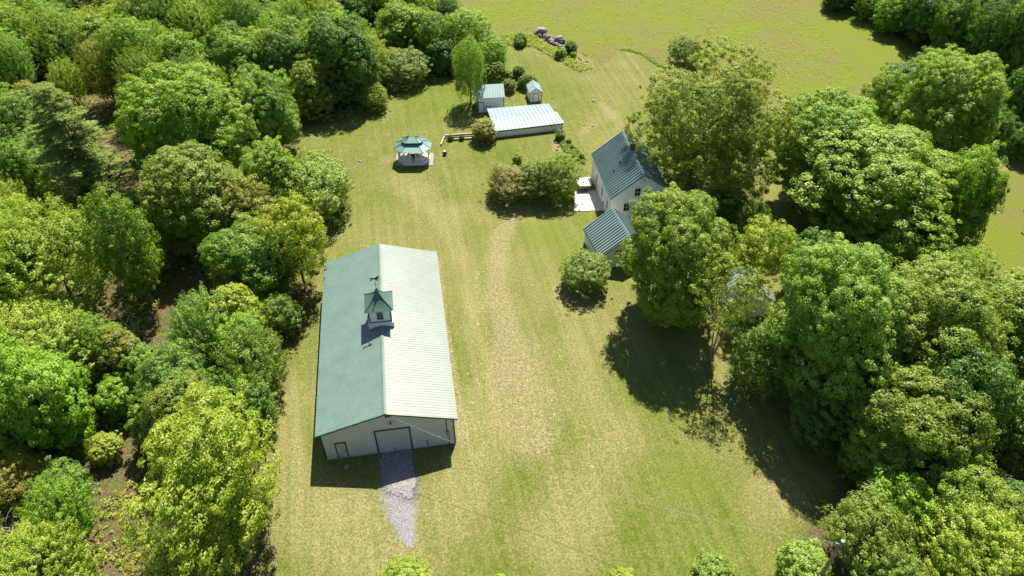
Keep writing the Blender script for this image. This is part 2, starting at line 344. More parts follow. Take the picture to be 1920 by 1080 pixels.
lm_ = MB(); lm_.box(.27, .45, -.06, 0, 4.25, 4.6); lm_.lathe([(.05, 0), (.12, .03), (.14, .14), (.06, .2)], 10, (.36, -.16, 4.22)); lm_.build('wall_lamp', mat('lamp_grey', (.3, .32, .35), .4), barn)
sl2 = MB(); sl2.box(.05, .25, -.1, 0, 5.42, 5.52); sl2.lathe([(.05, 0), (.09, .05), (.09, .13), (.03, .16)], 8, (.08, -.18, 5.36)); sl2.lathe([(.05, 0), (.09, .05), (.09, .13), (.03, .16)], 8, (.3, -.18, 5.36)); sl2.build('floodlight', M_black, barn)
eb = MB(); eb.box(5.2, 5.5, -.16, 0, 1.55, 2.1); eb.lathe([(.13, 0), (.13, .1)], 12, (5.35, -.25, 1.75)); ebo = eb.build('electric_meter', mat('meter_grey', (.30, .33, .33), .5), barn)
eb = MB(); eb.tube([(5.3, -.08, 2.1), (5.3, -.08, 3.95)], .035, 6); eb.tube([(5.42, -.08, .12), (5.42, -.08, 1.55)], .03, 6); eb.build('conduit', M_black, ebo)
eb = MB(); eb.tube([(3.4, -.06, .12), (3.4, -.06, 1.0), (3.4, -.12, 1.08)], .04, 6); eb.build('pipe', M_black, barn)

# cupola stands on the ridge, part of the barn
CY = 12.0; cu = MB()
def sq(h, z, cy=CY): return [(-h, cy-h, z), (h, cy-h, z), (h, cy+h, z), (-h, cy+h, z)]
def saddle(h0, z0, z1):
    """square collar whose foot follows the two roof slopes"""
    b = MB()
    for y in (CY-h0, CY+h0-.08):
        b.prism([(-h0, y, HR-h0*sl_+z0), (0, y, HR+z0), (h0, y, HR-h0*sl_+z0), (h0, y, z1), (-h0, y, z1)][::-1], [(-h0, y+.08, HR-h0*sl_+z0), (0, y+.08, HR+z0), (h0, y+.08, HR-h0*sl_+z0), (h0, y+.08, z1), (-h0, y+.08, z1)][::-1])
    for x in (-h0, h0-.08): b.box(x, x+.08, CY-h0+.081, CY+h0-.081, HR-h0*sl_+z0, z1)
    b.prism(sq(h0, z1), sq(h0-.12, z1+.06)); return b
zc0 = HR+.30
cup = saddle(1.24, .03, zc0).build('cupola', M_white, barn)
b = MB(); b.prism(sq(1.06, zc0+.06), sq(1.06, zc0+1.75)); b.build('cupola_wall', M_white, cup)
b = MB()
for x, y in ((-1.06, -1.06), (1.06, -1.06), (-1.06, 1.06), (1.06, 1.06)): b.box(x-.055, x+.055, CY+y-.055, CY+y+.055, zc0+.08, zc0+1.72)
b.box(-1.12, 1.12, CY-1.12, CY+1.12, zc0+.061, zc0+.13); b.box(-1.14, 1.14, CY-1.14, CY+1.14, zc0+1.64, zc0+1.74); b.build('corner_trim', M_trim, cup)
b = MB(); arch = [(-.27, .45), (.27, .45), (.27, 1.15)]+[(.27*math.cos(a), 1.15+.22*math.sin(a)) for a in np.linspace(.3, math.pi-.3, 5)]+[(-.27, 1.15)]
wmat = mat('window_frame_grey', (.35, .36, .37), .5)
def archp(s, y0, y1): return [(x*s, y0, zc0+.85+(z-.85)*s) for x, z in arch][::-1], [(x*s, y1, zc0+.85+(z-.85)*s) for x, z in arch][::-1]
b.prism(*archp(1.25, CY-1.085, CY-1.061)); fr = b.build('cupola_window', wmat, cup)
b = MB(); b.prism(*archp(1.0, CY-1.10, CY-1.086)); b.build('glass', M_glass, cup)
b = MB(); b.box(-.27, .27, CY-1.125, CY-1.101, zc0+.78, zc0+.83); b.box(-.27, .27, CY-1.125, CY-1.101, zc0+1.08, zc0+1.12); b.box(-.02, .02, CY-1.13, CY-1.126, zc0+.46, zc0+1.3); b.build('glazing_bar', wmat, cup)
b = MB(); zr = zc0+1.75; rings = []
for t in np.linspace(0, 1, 9): rings.append((1.36*(1-t)**1.75+.03+.0*t, zr+1.85*t))
b.add([p for r_, z in [(1.36, zr-.05)]+rings for p in sq(r_, z)], [(4*i+k, 4*i+(k+1) % 4, 4*i+4+(k+1) % 4, 4*i+4+k) for i in range(9) for k in range(4)]+[(3, 2, 1, 0)])
b.build('cupola_roof', M_cupola, cup)
b = MB()
for sx in (-1, 1):
    for sy in (-1, 1): b.tube([(sx*(r_+.01), CY+sy*(r_+.01), z+.02) for r_, z in rings], .028, 5)
b.build('hip_cap', mat('dark_copper', (.035, .085, .07), .5, .3), cup)
zt = zr+1.85; b = MB(); b.tube([(0, CY, zt-.1), (0, CY, zt+1.05)], .022, 6); b.lathe([(.01, 0), (.07, .06), (.01, .13)], 8, (0, CY, zt+.25)); b.lathe([(.01, 0), (.05, .04), (.01, .09)], 8, (0, CY, zt+.62))
for dx, dy in ((.28, 0), (0, .28)): b.tube([(-dx, CY-dy, zt+.5), (dx, CY+dy, zt+.5)], .014, 5)
horse = [(-.46,.02),(-.40,-.10),(-.34,-.14),(-.30,-.02),(-.20,.06),(0,.03),(.10,-.06),(.22,-.16),(.28,-.13),(.20,-.04),(.24,.06),(.36,.02),(.42,.06),(.30,.16),(.28,.24),(.38,.26),(.46,.24),(.48,.30),(.36,.38),(.30,.44),(.27,.39),(.16,.28),(.02,.22),(-.16,.24),(-.24,.22),(-.40,.30),(-.50,.22),(-.38,.18),(-.28,.12),(-.36,.04)]
b.prism([(x, CY-.02, zt+1.12+z) for x, z in horse], [(x, CY+.02, zt+1.12+z) for x, z in horse]); b.build('weathervane', M_black, cup)

# ---------------------------------------------------------------- farmhouse
house = thing('farmhouse', 'white farmhouse with green standing seam metal roof and brick chimney', 'house', (16.39, 74.1, 0), .14)
HL, HRr, HH, LH = 4.0, 5.02, 7.04, 10.48
gable_walls(-3.83, 2.98, LH, -.1, HL-.06, HRr-.06, HH-.08).build('wall', M_white, house)
s1_ = (HH-HL)/3.83; s2_ = (HH-HRr)/2.98; e = .22; zl = HL-s1_*e; zr2 = HRr-s2_*e; f_ = .25
b = MB(); roof_slab(b, (-3.83-e, -f_, zl), (-3.83-e, LH+f_, zl), (0, -f_, HH), (0, LH+f_, HH), .5, .10, .17, .08); b.build('roof', M_houseroof, house)
b = MB(); roof_slab(b, (2.98+e, -f_, zr2), (2.98+e, LH+f_, zr2), (.001, -f_, HH), (.001, LH+f_, HH), .5, .10, .17, .08); b.build('roof', M_houseroof, house)
b = MB(); b.prism([(-.28, -f_-.02, HH-.17), (0, -f_-.02, HH-.01), (.28, -f_-.02, HH-.15), (0, -f_-.02, HH+.12)], [(-.28, LH+f_+.02, HH-.17), (0, LH+f_+.02, HH-.01), (.28, LH+f_+.02, HH-.15), (0, LH+f_+.02, HH+.12)]); b.build('ridge_cap', M_houseroof, house)
b = MB(); rake(b, -3.83-e+.02, 0, 2.98+e-.02, zl-.1, HH-.1, zr2-.1, -f_+.02, -f_+.07, .18); b.box(-3.83-e+.01, -3.83-e+.06, -f_+.08, LH+f_-.08, zl-.26, zl-.09); b.box(2.98+e-.06, 2.98+e-.01, -f_+.08, LH+f_-.08, zr2-.26, zr2-.09); b.build('fascia', M_white, house)
for x0, x1, z0, z1 in ((-.92, -.2, 3.98, 5.1), (.36, 1.06, 3.98, 5.08), (-2.13, -1.4, 1.75, 2.92), (-.54, .1, .1, .88)): window(house, x0, x1, z0, z1)
for y0, y1, z0, z1 in ((7.2, 7.9, 1.2, 2.4), (4.1, 4.8, 1.2, 2.4), (1.3, 2.0, 1.2, 2.4)): window(house, y0, y1, z0, z1, -3.83, 'x')
b = MB(); b.box(-.1, .22, -.03, 0, 6.05, 6.4)
for i in range(4): b.box(-.08, .2, -.045, -.031, 6.09+i*.075, 6.13+i*.075)
b.build('gable_vent', mat('vent_grey', (.45, .46, .47), .6), house)
b = MB(); b.box(-.29, .29, 5.5, 6.08, 6.3, 8.2); ch = b.build('chimney', M_brick, house)
b = MB(); b.box(-.35, .35, 5.44, 6.14, 8.2, 8.3); b.box(-.22, -.05, 5.62, 5.96, 8.3, 8.48); b.box(.05, .22, 5.62, 5.96, 8.3, 8.48); b.build('chimney_cap', M_white, ch)
b = MB(); b.box(-.36, .36, 5.43, 6.15, 6.9, 7.14); b.build('flashing', mat('flashing', (.5, .52, .52), .4, .6), ch)
b = MB(); b.tube([(-1.75, 4.9, 5.6), (-1.75, 4.9, 6.25)], .09, 8); b.build('vent_pipe', M_black, house)
b = MB(); b.tube([(-2.7, 4.0, 4.8), (-2.7, 4.0, 5.3)], .07, 8); b.lathe([(.12, 0), (.18, .05), (.02, .14)], 8, (-2.7, 4.0, 5.25)); b.build('vent_pipe', M_black, house)
# narrow entry on the far side wall
b = MB(); b.prism([(2.99, 6.2, -.05), (4.4, 6.2, -.05), (4.4, 8.8, -.05), (2.99, 8.8, -.05)], [(2.99, 6.2, 3.2), (4.4, 6.2, 2.7), (4.4, 8.8, 2.7), (2.99, 8.8, 3.2)]); po = b.build('side_porch', M_white, house)
b = MB(); roof_slab(b, (4.6, 6.05, 2.68), (4.6, 8.95, 2.68), (3.2, 6.05, 3.28), (3.2, 8.95, 3.28), .5, .05, .06, .06); b.build('roof', M_houseroof, po)

# garage wing
ell = thing('garage_wing', 'low white garage wing with green seamed roof in front of the farmhouse', 'garage', (13.79-.05, 65.28, 0), .27)
WE, LE, EE, ER = 3.34, 5.44, 2.2, 4.54
gable_walls(-WE, WE, LE, -.1, EE-.06, EE-.06, ER-.08).build('wall', M_white, ell)
s1_ = (ER-EE)/WE; zl = EE-s1_*.2
b = MB(); roof_slab(b, (-WE-.2, -.2, zl), (-WE-.2, LE+.2, zl), (0, -.2, ER), (0, LE+.2, ER), .43, .085, .13, .08); b.build('roof', M_houseroof, ell)
b = MB(); roof_slab(b, (WE+.2, -.2, zl), (WE+.2, LE+.2, zl), (.001, -.2, ER), (.001, LE+.2, ER), .43, .085, .13, .08); b.build('roof', M_houseroof, ell)
b = MB(); b.prism([(-.26, -.22, ER-.15), (0, -.22, ER-.01), (.26, -.22, ER-.15), (0, -.22, ER+.11)], [(-.26, LE+.22, ER-.15), (0, LE+.22, ER-.01), (.26, LE+.22, ER-.15), (0, LE+.22, ER+.11)]); b.build('ridge_cap', M_houseroof, ell)
b = MB(); rake(b, -WE-.18, 0, WE+.18, zl-.1, ER-.1, zl-.1, -.18, -.13, .16); b.box(-WE-.19, -WE-.14, -.12, LE+.12, zl-.24, zl-.09); b.build('fascia', M_trim, ell)
window(ell, -1.53, -.78, 1.35, 2.6)
# link between wing and house, under the house gable
# hidden outbuilding among the trees
hb = thing('outbuilding', 'small white gabled outbuilding mostly hidden behind the slim tree with pale trunks', 'shed', (27.0, 56.3, 0), .25)
gable_walls(-1.9, 1.9, 4.5, -.1, 2.3, 2.3, 3.5).build('wall', M_white, hb)
b = MB(); roof_slab(b, (-2.1, -.2, 2.24), (-2.1, 4.7, 2.24), (0, -.2, 3.58), (0, 4.7, 3.58), .4, .05, .06); roof_slab(b, (2.1, -.2, 2.24), (2.1, 4.7, 2.24), (.001, -.2, 3.58), (.001, 4.7, 3.58), .4, .05, .06); b.build('roof', M_shedroof, hb)

# ---------------------------------------------------------------- sheds
sA = thing('two_door_shed', 'tall white shed with pale metal roof and two dark framed doors', 'shed', (-3.37, 102.8, 0), .12)
w2 = 2.09; D = 3.67
b = MB(); prf = [(0, -.1), (D, -.1), (D, 2.58), (D/2, 3.72), (0, 2.58)]; b.prism([(-w2, y, z) for y, z in prf][::-1], [(w2, y, z) for y, z in prf][::-1]); b.build('wall', M_white, sA)
b = MB(); roof_slab(b, (-w2-.15, -.2, 2.52), (w2+.15, -.2, 2.52), (-w2-.15, D/2, 3.81), (w2+.15, D/2, 3.81), .42, .05, .05); b.build('roof', M_smallshedroof, sA)
b = MB(); roof_slab(b, (-w2-.15, D+.2, 2.52), (w2+.15, D+.2, 2.52), (-w2-.15, D/2+.001, 3.81), (w2+.15, D/2+.001, 3.81), .42, .05, .05); b.build('roof', M_smallshedroof, sA)
for x in (-w2, w2): MB().box(x-.06, x+.06, -.03, .06, -.05, 2.45).build('corner_trim', M_trim, sA)
for x0, x1, z0, z1 in ((-1.98, -1.08, .02, 1.78), (-.83, -.02, .02, 1.02)):
    b = MB(); b.box(x0+.08, x1-.08, -.04, 0, z0, z1-.08); do = b.build('door', M_white, sA)
    b = MB(); b.box(x0, x0+.08, -.06, 0, z0, z1); b.box(x1-.08, x1, -.06, 0, z0, z1); b.box(x0+.08, x1-.08, -.06, 0, z1-.08, z1); b.build('frame', M_trim, do)
sB = thing('gable_shed', 'tiny white gable shed with pale green roof and dark outlined doors', 'shed', (3.89, 106.19, 0), .17)
gable_walls(-.98, .98, 2.71, -.1, 1.66, 1.66, 2.34).build('wall', M_white, sB)
b = MB(); roof_slab(b, (-1.1, -.12, 1.62), (-1.1, 2.83, 1.62), (0, -.12, 2.42), (0, 2.83, 2.42), .35, .04, .03); roof_slab(b, (1.1, -.12, 1.62), (1.1, 2.83, 1.62), (.001, -.12, 2.42), (.001, 2.83, 2.42), .35, .04, .03); b.build('roof', M_smallshedroof, sB)
b = MB(); rake(b, -1.08, 0, 1.08, 1.56, 2.35, 1.56, -.1, -.05, .09)
for x in (-.98, .98): b.box(x-.045, x+.045, -.03, .05, -.05, 1.5)
b.build('trim', M_trim, sB)
b = MB(); b.box(-.43, -.005, -.04, 0, .02, 1.42); b.box(.005, .43, -.04, 0, .02, 1.42); do = b.build('door', M_white, sB)
b = MB(); b.box(-.52, -.44, -.05, 0, .02, 1.5); b.box(.44, .52, -.05, 0, .02, 1.5); b.box(-.44, .44, -.05, 0, 1.43, 1.5); b.build('frame', M_trim, do)
# long low shed: corners measured separately because its back runs shorter than its front
lo = thing('long_shed', 'long low white shed with wide pale ribbed metal roof on the lawn', 'shed', (2.66, 95.84, 0), .2)
FL, FR, BL, BR = (-5.45, -.1), (5.5, .2), (-5.35, 6.9), (4.55, 6.6)
b = MB(); b.prism([(-5.2, .1, -.1), (5.25, .35, -.1), (4.5, 6.5, -.1), (-5.1, 6.7, -.1)], [(-5.2, .1, 1.08), (5.25, .35, 1.08), (4.5, 6.5, 1.1), (-5.1, 6.7, 1.1)]); b.build('wall', M_white, lo)
ml = (-5.38, 3.4, 1.45); mr = (5.1, 3.4, 1.45); mr2 = (4.75, 3.401, 1.45)
b = MB(); roof_slab(b, (*FL, 1.18), (*FR, 1.18), ml, mr, .62, .06, .05, .07); b.build('roof', M_shedroof, lo)
b = MB(); roof_slab(b, (*BL, 1.22), (*BR, 1.22), (-5.38, 3.401, 1.45), mr2, .62, .06, .05, .07); b.build('roof', M_shedroof, lo)
b = MB(); b.beam((FL[0]+.05, FL[1]+.03, 1.02), (FR[0]-.05, FR[1]+.03, 1.02), .05, .14); b.beam((FR[0]-.02, FR[1]+.06, 1.02), (5.08, 3.38, 1.3), .05, .12); b.build('fascia', M_trim, lo)
b = MB(); b.box(5.19, 5.27, .28, .36, -.05, .93); b.build('corner_trim', M_trim, lo)
b = MB(); b.prism([(-7.6, 1.6, -.05), (-5.3, 1.6, -.05), (-5.3, 3.6, -.05), (-7.6, 3.6, -.05)], [(-7.6, 1.6, .75), (-5.3, 1.6, .95), (-5.3, 3.6, .95), (-7.6, 3.6, .75)]); an = b.build('annex', M_white, lo)
b = MB(); roof_slab(b, (-7.75, 1.45, .8), (-7.75, 3.75, .8), (-5.28, 1.45, 1.0), (-5.28, 3.75, 1.0), .5, .05, .04, .05); b.build('roof', M_shedroof, an)

# ---------------------------------------------------------------- gazebo
gz = thing('gazebo', 'white octagonal gazebo with two-tier green roof on a paved square', 'gazebo', (-14.2, 88.75, 0), .02)
def octo(hx, hy, c=.9, z=0.0):       # elongated octagon
    k = c
    return [(-hx+k, -hy, z), (hx-k, -hy, z), (hx, -hy+k, z), (hx, hy-k, z), (hx-k, hy, z), (-hx+k, hy, z), (-hx, hy-k, z), (-hx, -hy+k, z)]
b = MB(); b.prism(octo(2.25, 1.65, .95, .02), octo(2.25, 1.65, .95, .32)); b.build('floor', M_white, gz)
pts = octo(2.15, 1.55, .9, .3); posts = []
ring = [Vector(p) for p in pts]
fp = ring[0].lerp(ring[1], 1/3), ring[0].lerp(ring[1], 2/3), ring[4].lerp(ring[5], 1/3), ring[4].lerp(ring[5], 2/3)
for p in ring+list(fp):
    b = MB(); b.box(p.x-.06, p.x+.06, p.y-.06, p.y+.06, .32, 2.4); b.build('post', M_white, gz)
allr = [ring[0], fp[0], fp[1], ring[1], ring[2], ring[3], ring[4], fp[2], fp[3], ring[5], ring[6], ring[7]]
for i in range(12):
    if i == 1: continue
    p, q = allr[i], allr[(i+1) % 12]; d = (q-p).normalized()*.07; b = MB()
    for z in (.42, 1.05): b.beam((p.x+d.x, p.y+d.y, z), (q.x-d.x, q.y-d.y, z), .05, .07)
    k = max(3, int((q-p).length/.13))
    for j in range(1, k): t_ = p.lerp(q, j/k); b.box(t_.x-.02, t_.x+.02, t_.y-.02, t_.y+.02, .455, 1.015)
    b.build('railing', M_white, gz)
b = MB()
for i in range(8): b.beam((ring[i].x, ring[i].y, 2.33), (ring[(i+1) % 8].x, ring[(i+1) % 8].y, 2.33), .07, .16)
b.build('beam', M_white, gz)
def hiproof(o0, o1, nr):
    b = MB(); n = 8
    for i in range(n): roof_slab(b, o0[i], o0[(i+1) % n], o1[i], o1[(i+1) % n], .3, .03, .02, .04)
    return b
lo0, lo1 = octo(2.6, 2.0, 1.1, 2.38), octo(1.3, .75, .42, 3.0)
hiproof(lo0, lo1, 8).build('roof', M_gazroof, gz)
b = MB(); b.prism(octo(1.22, .67, .4, 2.95), octo(1.22, .67, .4, 3.28)); b.build('roof_lantern', M_trim, gz)
up0, up1 = octo(1.5, .95, .5, 3.26), octo(.55, .08, .05, 3.75)
hiproof(up0, up1, 8).build('upper_roof', M_gazroof, gz)
M_hip = mat('gazebo_ridge', (.05, .12, .11), .5)
for A_, B_ in ((lo0, lo1), (up0, up1)):
    for i in range(8): MB().tube([Vector(A_[i])+Vector((0, 0, .03)), Vector(B_[i])+Vector((0, 0, .04))], .03, 5).build('hip_cap', M_hip, gz)
b = MB(); b.box(-1.1, 1.1, .95, 1.3, .72, .78); b.box(-1.0, -.9, 1.0, 1.25, .33, .72); b.box(.9, 1.0, 1.0, 1.25, .33, .72); b.box(-1.1, 1.1, 1.3, 1.36, .78, 1.2)
tag(b.build('bench', M_wood, None), 'reddish wooden bench inside the gazebo', 'bench').location = (-14.2, 88.75, .0)
b = MB(); b.lathe([(.42, .7), (.45, .74)], 14, (0, -.1, 0)); b.lathe([(.05, .32), (.05, .7)], 8, (0, -.1, 0)); b.lathe([(.25, .325), (.05, .37)], 10, (0, -.1, 0))
tag(b.build('table', M_black, None), 'dark round table standing in the middle of the gazebo', 'table').location = (-14.2, 88.75, 0)
# paved square under it
b = MB(); q = P((743,288),(813,287),(812,310),(742,312)); b.prism([(p[0], p[1], -.05) for p in q][::-1], [(p[0], p[1], .03) for p in q][::-1]); q_ = b.build('paved_square', noisy('pink_pavers', (.30, .255, .24), (.24, .21, .20), 4, .9, .1, .4)); q_['kind'] = 'structure'

# ---------------------------------------------------------------- gravel apron
rs = np.random.RandomState(4)
outl = P((713,848),(770,842),(773,865),(775,885),(777,905),(776,925),(770,935),(757,930),(738,925),(722,915),(716,895),(715,870))
den = []
for i in range(len(outl)):
    p, q = outl[i], outl[(i+1) % len(outl)]
    for j in range(8):
        t_ = j/8; k = 0 if i == 0 else .25
        den.append((p[0]+(q[0]-p[0])*t_+rs.uniform(-k, k), p[1]+(q[1]-p[1])*t_+rs.uniform(-k, k)))
cx_ = sum(p[0] for p in den)/len(den); cy_ = sum(p[1] for p in den)/len(den)
M_gravel = mat('gravel', (.4, .4, .42), .95, 0, .2); tcg = N(M_gravel, 'ShaderNodeTexCoord').outputs['Object']
vo = N(M_gravel, 'ShaderNodeTexVoronoi'); vo.inputs['Scale'].default_value = 16; L(M_gravel, tcg, vo.inputs['Vector'])
gcol = ramp(M_gravel, vo.outputs['Color'], [(.1, (.11, .106, .108)), (.5, (.21, .206, .208)), (.9, (.33, .32, .315))])
gcol = mix(M_gravel, ramp(M_gravel, noise(M_gravel, 1.1, 4, .7, tcg), [(.56, 0), (.66, .8)]), gcol, (.40, .34, .15))
L(M_gravel, gcol, M_gravel.node_tree.nodes['Principled BSDF'].inputs['Base Color']); bump(M_gravel, vo.outputs['Distance'], .7, .05)
b = MB(); b.add([(cx_, cy_, .03)]+[(x, y, .012) for x, y in den], [(0, i+1, (i+1) % len(den)+1) for i in range(len(den))])
ga = b.build('gravel_apron', M_gravel); ga['kind'] = 'structure'
if ga.data.polygons[0].normal.z < 0: ga.data.flip_normals()
# loose gravel fringe: small stones nobody could count
V_, F_ = [], []
for k in range(4200):
    i = rs.randint(8, len(den)); x, y = den[i]; r_ = abs(rs.randn())*.45; a = rs.uniform(0, 6.28); x += r_*math.cos(a); y += r_*math.sin(a); s_ = rs.uniform(.01, .026)
    if y > 38.3+BY*(x+11.24)-.3: continue
    o = len(V_); V_ += [(x+s_, y, .005), (x, y+s_, .005), (x-s_, y, .005), (x, y-s_, .005), (x, y, .01+s_*.7)]; F_ += [(o, o+1, o+4), (o+1, o+2, o+4), (o+2, o+3, o+4), (o+3, o, o+4)]
b = MB(); b.v = V_; b.f = F_; tag(b.build('loose_gravel', M_gravel), 'loose grey gravel scattered round the edge of the apron', 'gravel', kind='stuff')
# ---------------------------------------------------------------- patio, hot tub and small yard things
b = MB(); q = P((1077,358),(1118,356),(1139,394),(1077,396)); b.prism([(p[0], p[1], -.1) for p in q][::-1], [(p[0], p[1], .06) for p in q][::-1]); q_ = b.build('patio', noisy('patio_slab', (.68, .62, .56), (.58, .52, .47), 3, .9, .2, .2)); q_['kind'] = 'structure'
x, y, _ = at(1095, 359); ht = thing('hot_tub', 'covered grey hot tub with white lid at the back of the patio', 'hot tub', (x, y+.9, .06), .05)
def rbox(hx, hy, z0, z1, r=.15, dy=0):
    o = []
    for cx, cy, a0 in ((hx-r, hy-r, 0), (-hx+r, hy-r, 90), (-hx+r, -hy+r, 180), (hx-r, -hy+r, 270)):
        for k in range(4): a = R(a0+k*30); o.append((cx+r*math.cos(a), cy+r*math.sin(a)+dy))
    return [(a, b_, z0) for a, b_ in o], [(a, b_, z1) for a, b_ in o]
MB().prism(*rbox(.88, .9, 0, .82)).build('tub_body', mat('tub_grey', (.16, .145, .13), .6), ht)
MB().prism(*rbox(.95, .97, .821, .97, .2)).build('lid', M_white, ht)
MB().box(-.35, .35, -1.25, -.92, 0, .32).build('step', M_trim, ht)
for (px, py, lb, hh) in ((1127, 368, 'dark grill standing against the left wall of the farmhouse', 1.0),):
    x, y, _ = at(px, py); t = thing('grill', lb, 'grill', (x, y, .0), .2)
    MB().box(-.3, .3, -.22, .22, .15, .75).build('cart', M_black, t)
    b = MB(); b.prism([(-.3, -.22, .751), (.3, -.22, .751), (.3, .22, .751), (-.3, .22, .751)], [(-.3, -.1, 1.0), (.3, -.1, 1.0), (.3, .15, 1.0), (-.3, .15, 1.0)]); b.build('lid', M_black, t)
    b = MB(); b.tube([(-.2, -.26, .85), (.2, -.26, .85)], .02, 5); b.build('handle', M_deadwood, t)
x, y, _ = at(1133, 388); t = thing('bin', 'dark lidded bin at the front end of the farmhouse left wall', 'bin', (x, y, 0), .1)
MB().prism([(-.2, -.2, 0), (.2, -.2, 0), (.2, .2, 0), (-.2, .2, 0)], [(-.26, -.26, .8), (.26, -.26, .8), (.26, .26, .8), (-.26, .26, .8)]).build('bin_body', M_trim, t); MB().box(-.28, .28, -.28, .28, .801, .87).build('lid', M_black, t)
x, y, _ = at(834, 290); t = thing('planter', 'dark barrel planter on the lawn right of the gazebo', 'planter', (x, y, 0))
MB().lathe([(.24, 0), (.31, .28), (.26, .55), (.28, .6)], 14).build('barrel', mat('barrel_brown', (.06, .025, .018), .7), t)
MB().lathe([(.2, .601), (.24, .63), (.05, .67)], 10).build('soil_cap', M_conc, t)
# low terrace edging: an L of pale timbers, planted behind
t = thing('terrace_edging', 'low L-shaped edging of pale timbers between gazebo and long shed', 'garden edging', (0, 0, 0))
A_, B_, D_ = at(827, 273), at(833, 258), at(889, 254)
MB().beam((A_[0], A_[1], .15), (B_[0], B_[1], .15), .22, .3).build('timber', M_wood, t)
MB().beam((B_[0]+.1, B_[1], .32), (D_[0], D_[1], .32), .2, .3).build('timber', M_wood, t)
B2, D2 = at(836, 263.5), at(889, 260); MB().beam((B2[0]+.1, B2[1], .12), (D2[0], D2[1], .12), .2, .24).build('timber', M_wood, t)

def rock_mesh(name, seed, m):
    rs = np.random.RandomState(seed); import bmesh as bmm
    bm = bmm.new(); bmm.ops.create_icosphere(bm, subdivisions=3, radius=1)
    pl = [(Vector(rs.randn(3)).normalized(), rs.uniform(.55, .9)) for _ in range(11)]
    for v in bm.verts:
        for n_, d in pl:
            k = v.co.dot(n_)
            if k > d: v.co -= n_*(k-d)
        v.co *= 1+.03*rs.randn()
    me = bpy.data.meshes.new(name); bm.to_mesh(me); bm.free(); me.materials.append(m); return me
ROCK = [rock_mesh('boulder', s, M_stone) for s in range(4)]
def rock(px, py, sx, sy, sz, label, group=None, seed=0, name='boulder', cat='boulder', z=0):
    rs_ = np.random.RandomState(seed); o = bpy.data.objects.new(name, ROCK[seed % 4]); C.objects.link(o)
    x, y, _ = at(px, py); o.location = (x, y, z+sz*.45); o.scale = (sx, sy, sz); o.rotation_euler = (0, 0, rs_.uniform(0, 6.28)); return tag(o, label, cat, group)
rock(1013, 64, 1.5, 1.25, 1.1, 'largest grey boulder at the upper left end of the boulder pile', 'boulders in the pile', 1)
rock(1050, 79, 1.2, 1.0, .85, 'second large pale boulder near the right end of the boulder pile', 'boulders in the pile', 2)
rock(1030, 73, 1.0, .8, .7, 'mid-sized dark grey boulder in the middle of the pile', 'boulders in the pile', 3)
rs = np.random.RandomState(8)
for i in range(34):
    u = rs.rand(); px = 1002+u*62; py = 62+u*30+rs.uniform(-5, 6); s_ = rs.uniform(.3, .65)
    rock(px, py, s_, s_*rs.uniform(.6, .9), s_*rs.uniform(.5, .8), 'small grey stone heaped between the large boulders of the pile', 'boulders in the pile', 10+i, z=rs.uniform(0, .15))
for i in range(26):
    px = rs.uniform(1070, 1102); py = rs.uniform(98, 126); s_ = rs.uniform(.14, .3)
    rock(px, py, s_, s_*.8, s_*.5, 'little pale stone strewn on bare ground below the boulder pile', 'stones strewn below the pile', 60+i, name='stone', cat='stone')
for i, (px, py, s_, lb) in enumerate([(1112,189,.42,'pale flat stone alone on the lawn right of the gable shed'),(1095,235,.3,'dark stone on the lawn behind the farmhouse ridge'),(1112,236,.34,'grey stone beside another on the lawn behind the farmhouse'),(676,302,.35,'small rock in a bare patch left of the gazebo'),(650,878-3,.4,'pale flat stepping stone before the barn side door'),(952,188-3,.2,'small stone on the lawn between the two small sheds'),(1035,184,.25,'dark flat stone right of the gable shed')]):
    rock(px, py, s_, s_*.7, s_*.3, lb, None, 100+i, name='stone', cat='stone')
for i, (px, py) in enumerate([(1040,262),(1043,268),(1047,275),(1044,281),(1090,292),(1086,282)]):
    rock(px, py, .26, .2, .14, 'pale edging stone of the flower bed beside the long shed', 'stones edging the flower bed', 120+i, name='stone', cat='stone')

# utility pole and the twisted service cable to the barn gable
px_, py_, _ = at(1580, 1015, 8.6)
t = thing('utility_pole', 'weathered grey wooden utility pole among the trees at lower right', 'utility pole', (px_, py_, 0))
MB().tube([(0, 0, -.2), (0, 0, 4), (0, 0, 8.6)], [.16, .14, .12], 12).build('pole', M_palebark, t)
MB().lathe([(.135, 8.6), (.13, 8.66), (.02, 8.7)], 12).build('cap', M_conc, t)
b = MB(); b.tube([(-.1, 0, 8.2), (-.32, .02, 8.25)], .03, 6); b.lathe([(.05, 0), (.08, .05), (.05, .14)], 8, (-.34, .02, 8.2)); b.build('insulator', M_conc, t)
c_, s_ = math.cos(BY), math.sin(BY); A_ = Vector((BC[0]+c_*.3+s_*.12, BC[1]+s_*.3-c_*.12, 5.5)); B_ = Vector((px_-.36, py_+.02, 8.3))
def cab(t_): p = A_.lerp(B_, t_); p.z -= 4*2.2*t_*(1-t_); return p
n_ = 260; cb = thing('service_cable', 'thin twisted power cable sagging from the barn gable to the utility pole', 'cable', tuple(A_))
b = MB(); b.tube([cab(i/n_)-A_ for i in range(n_+1)], .007, 5); b.build('insulated_core', mat('cable_grey', (.12, .12, .12), .6), cb)
b = MB(); ln = (B_-A_).length; hs = []
for i in range(900):
    t_ = i/899; ph = t_*ln/.95*2*math.pi; p = cab(t_); hs.append(p-A_+Vector((0, math.cos(ph)*.022, math.sin(ph)*.022)))
b.tube(hs, .007, 4); b.build('bare_neutral', mat('bare_aluminium', (.82, .82, .80), .45, .3), cb)

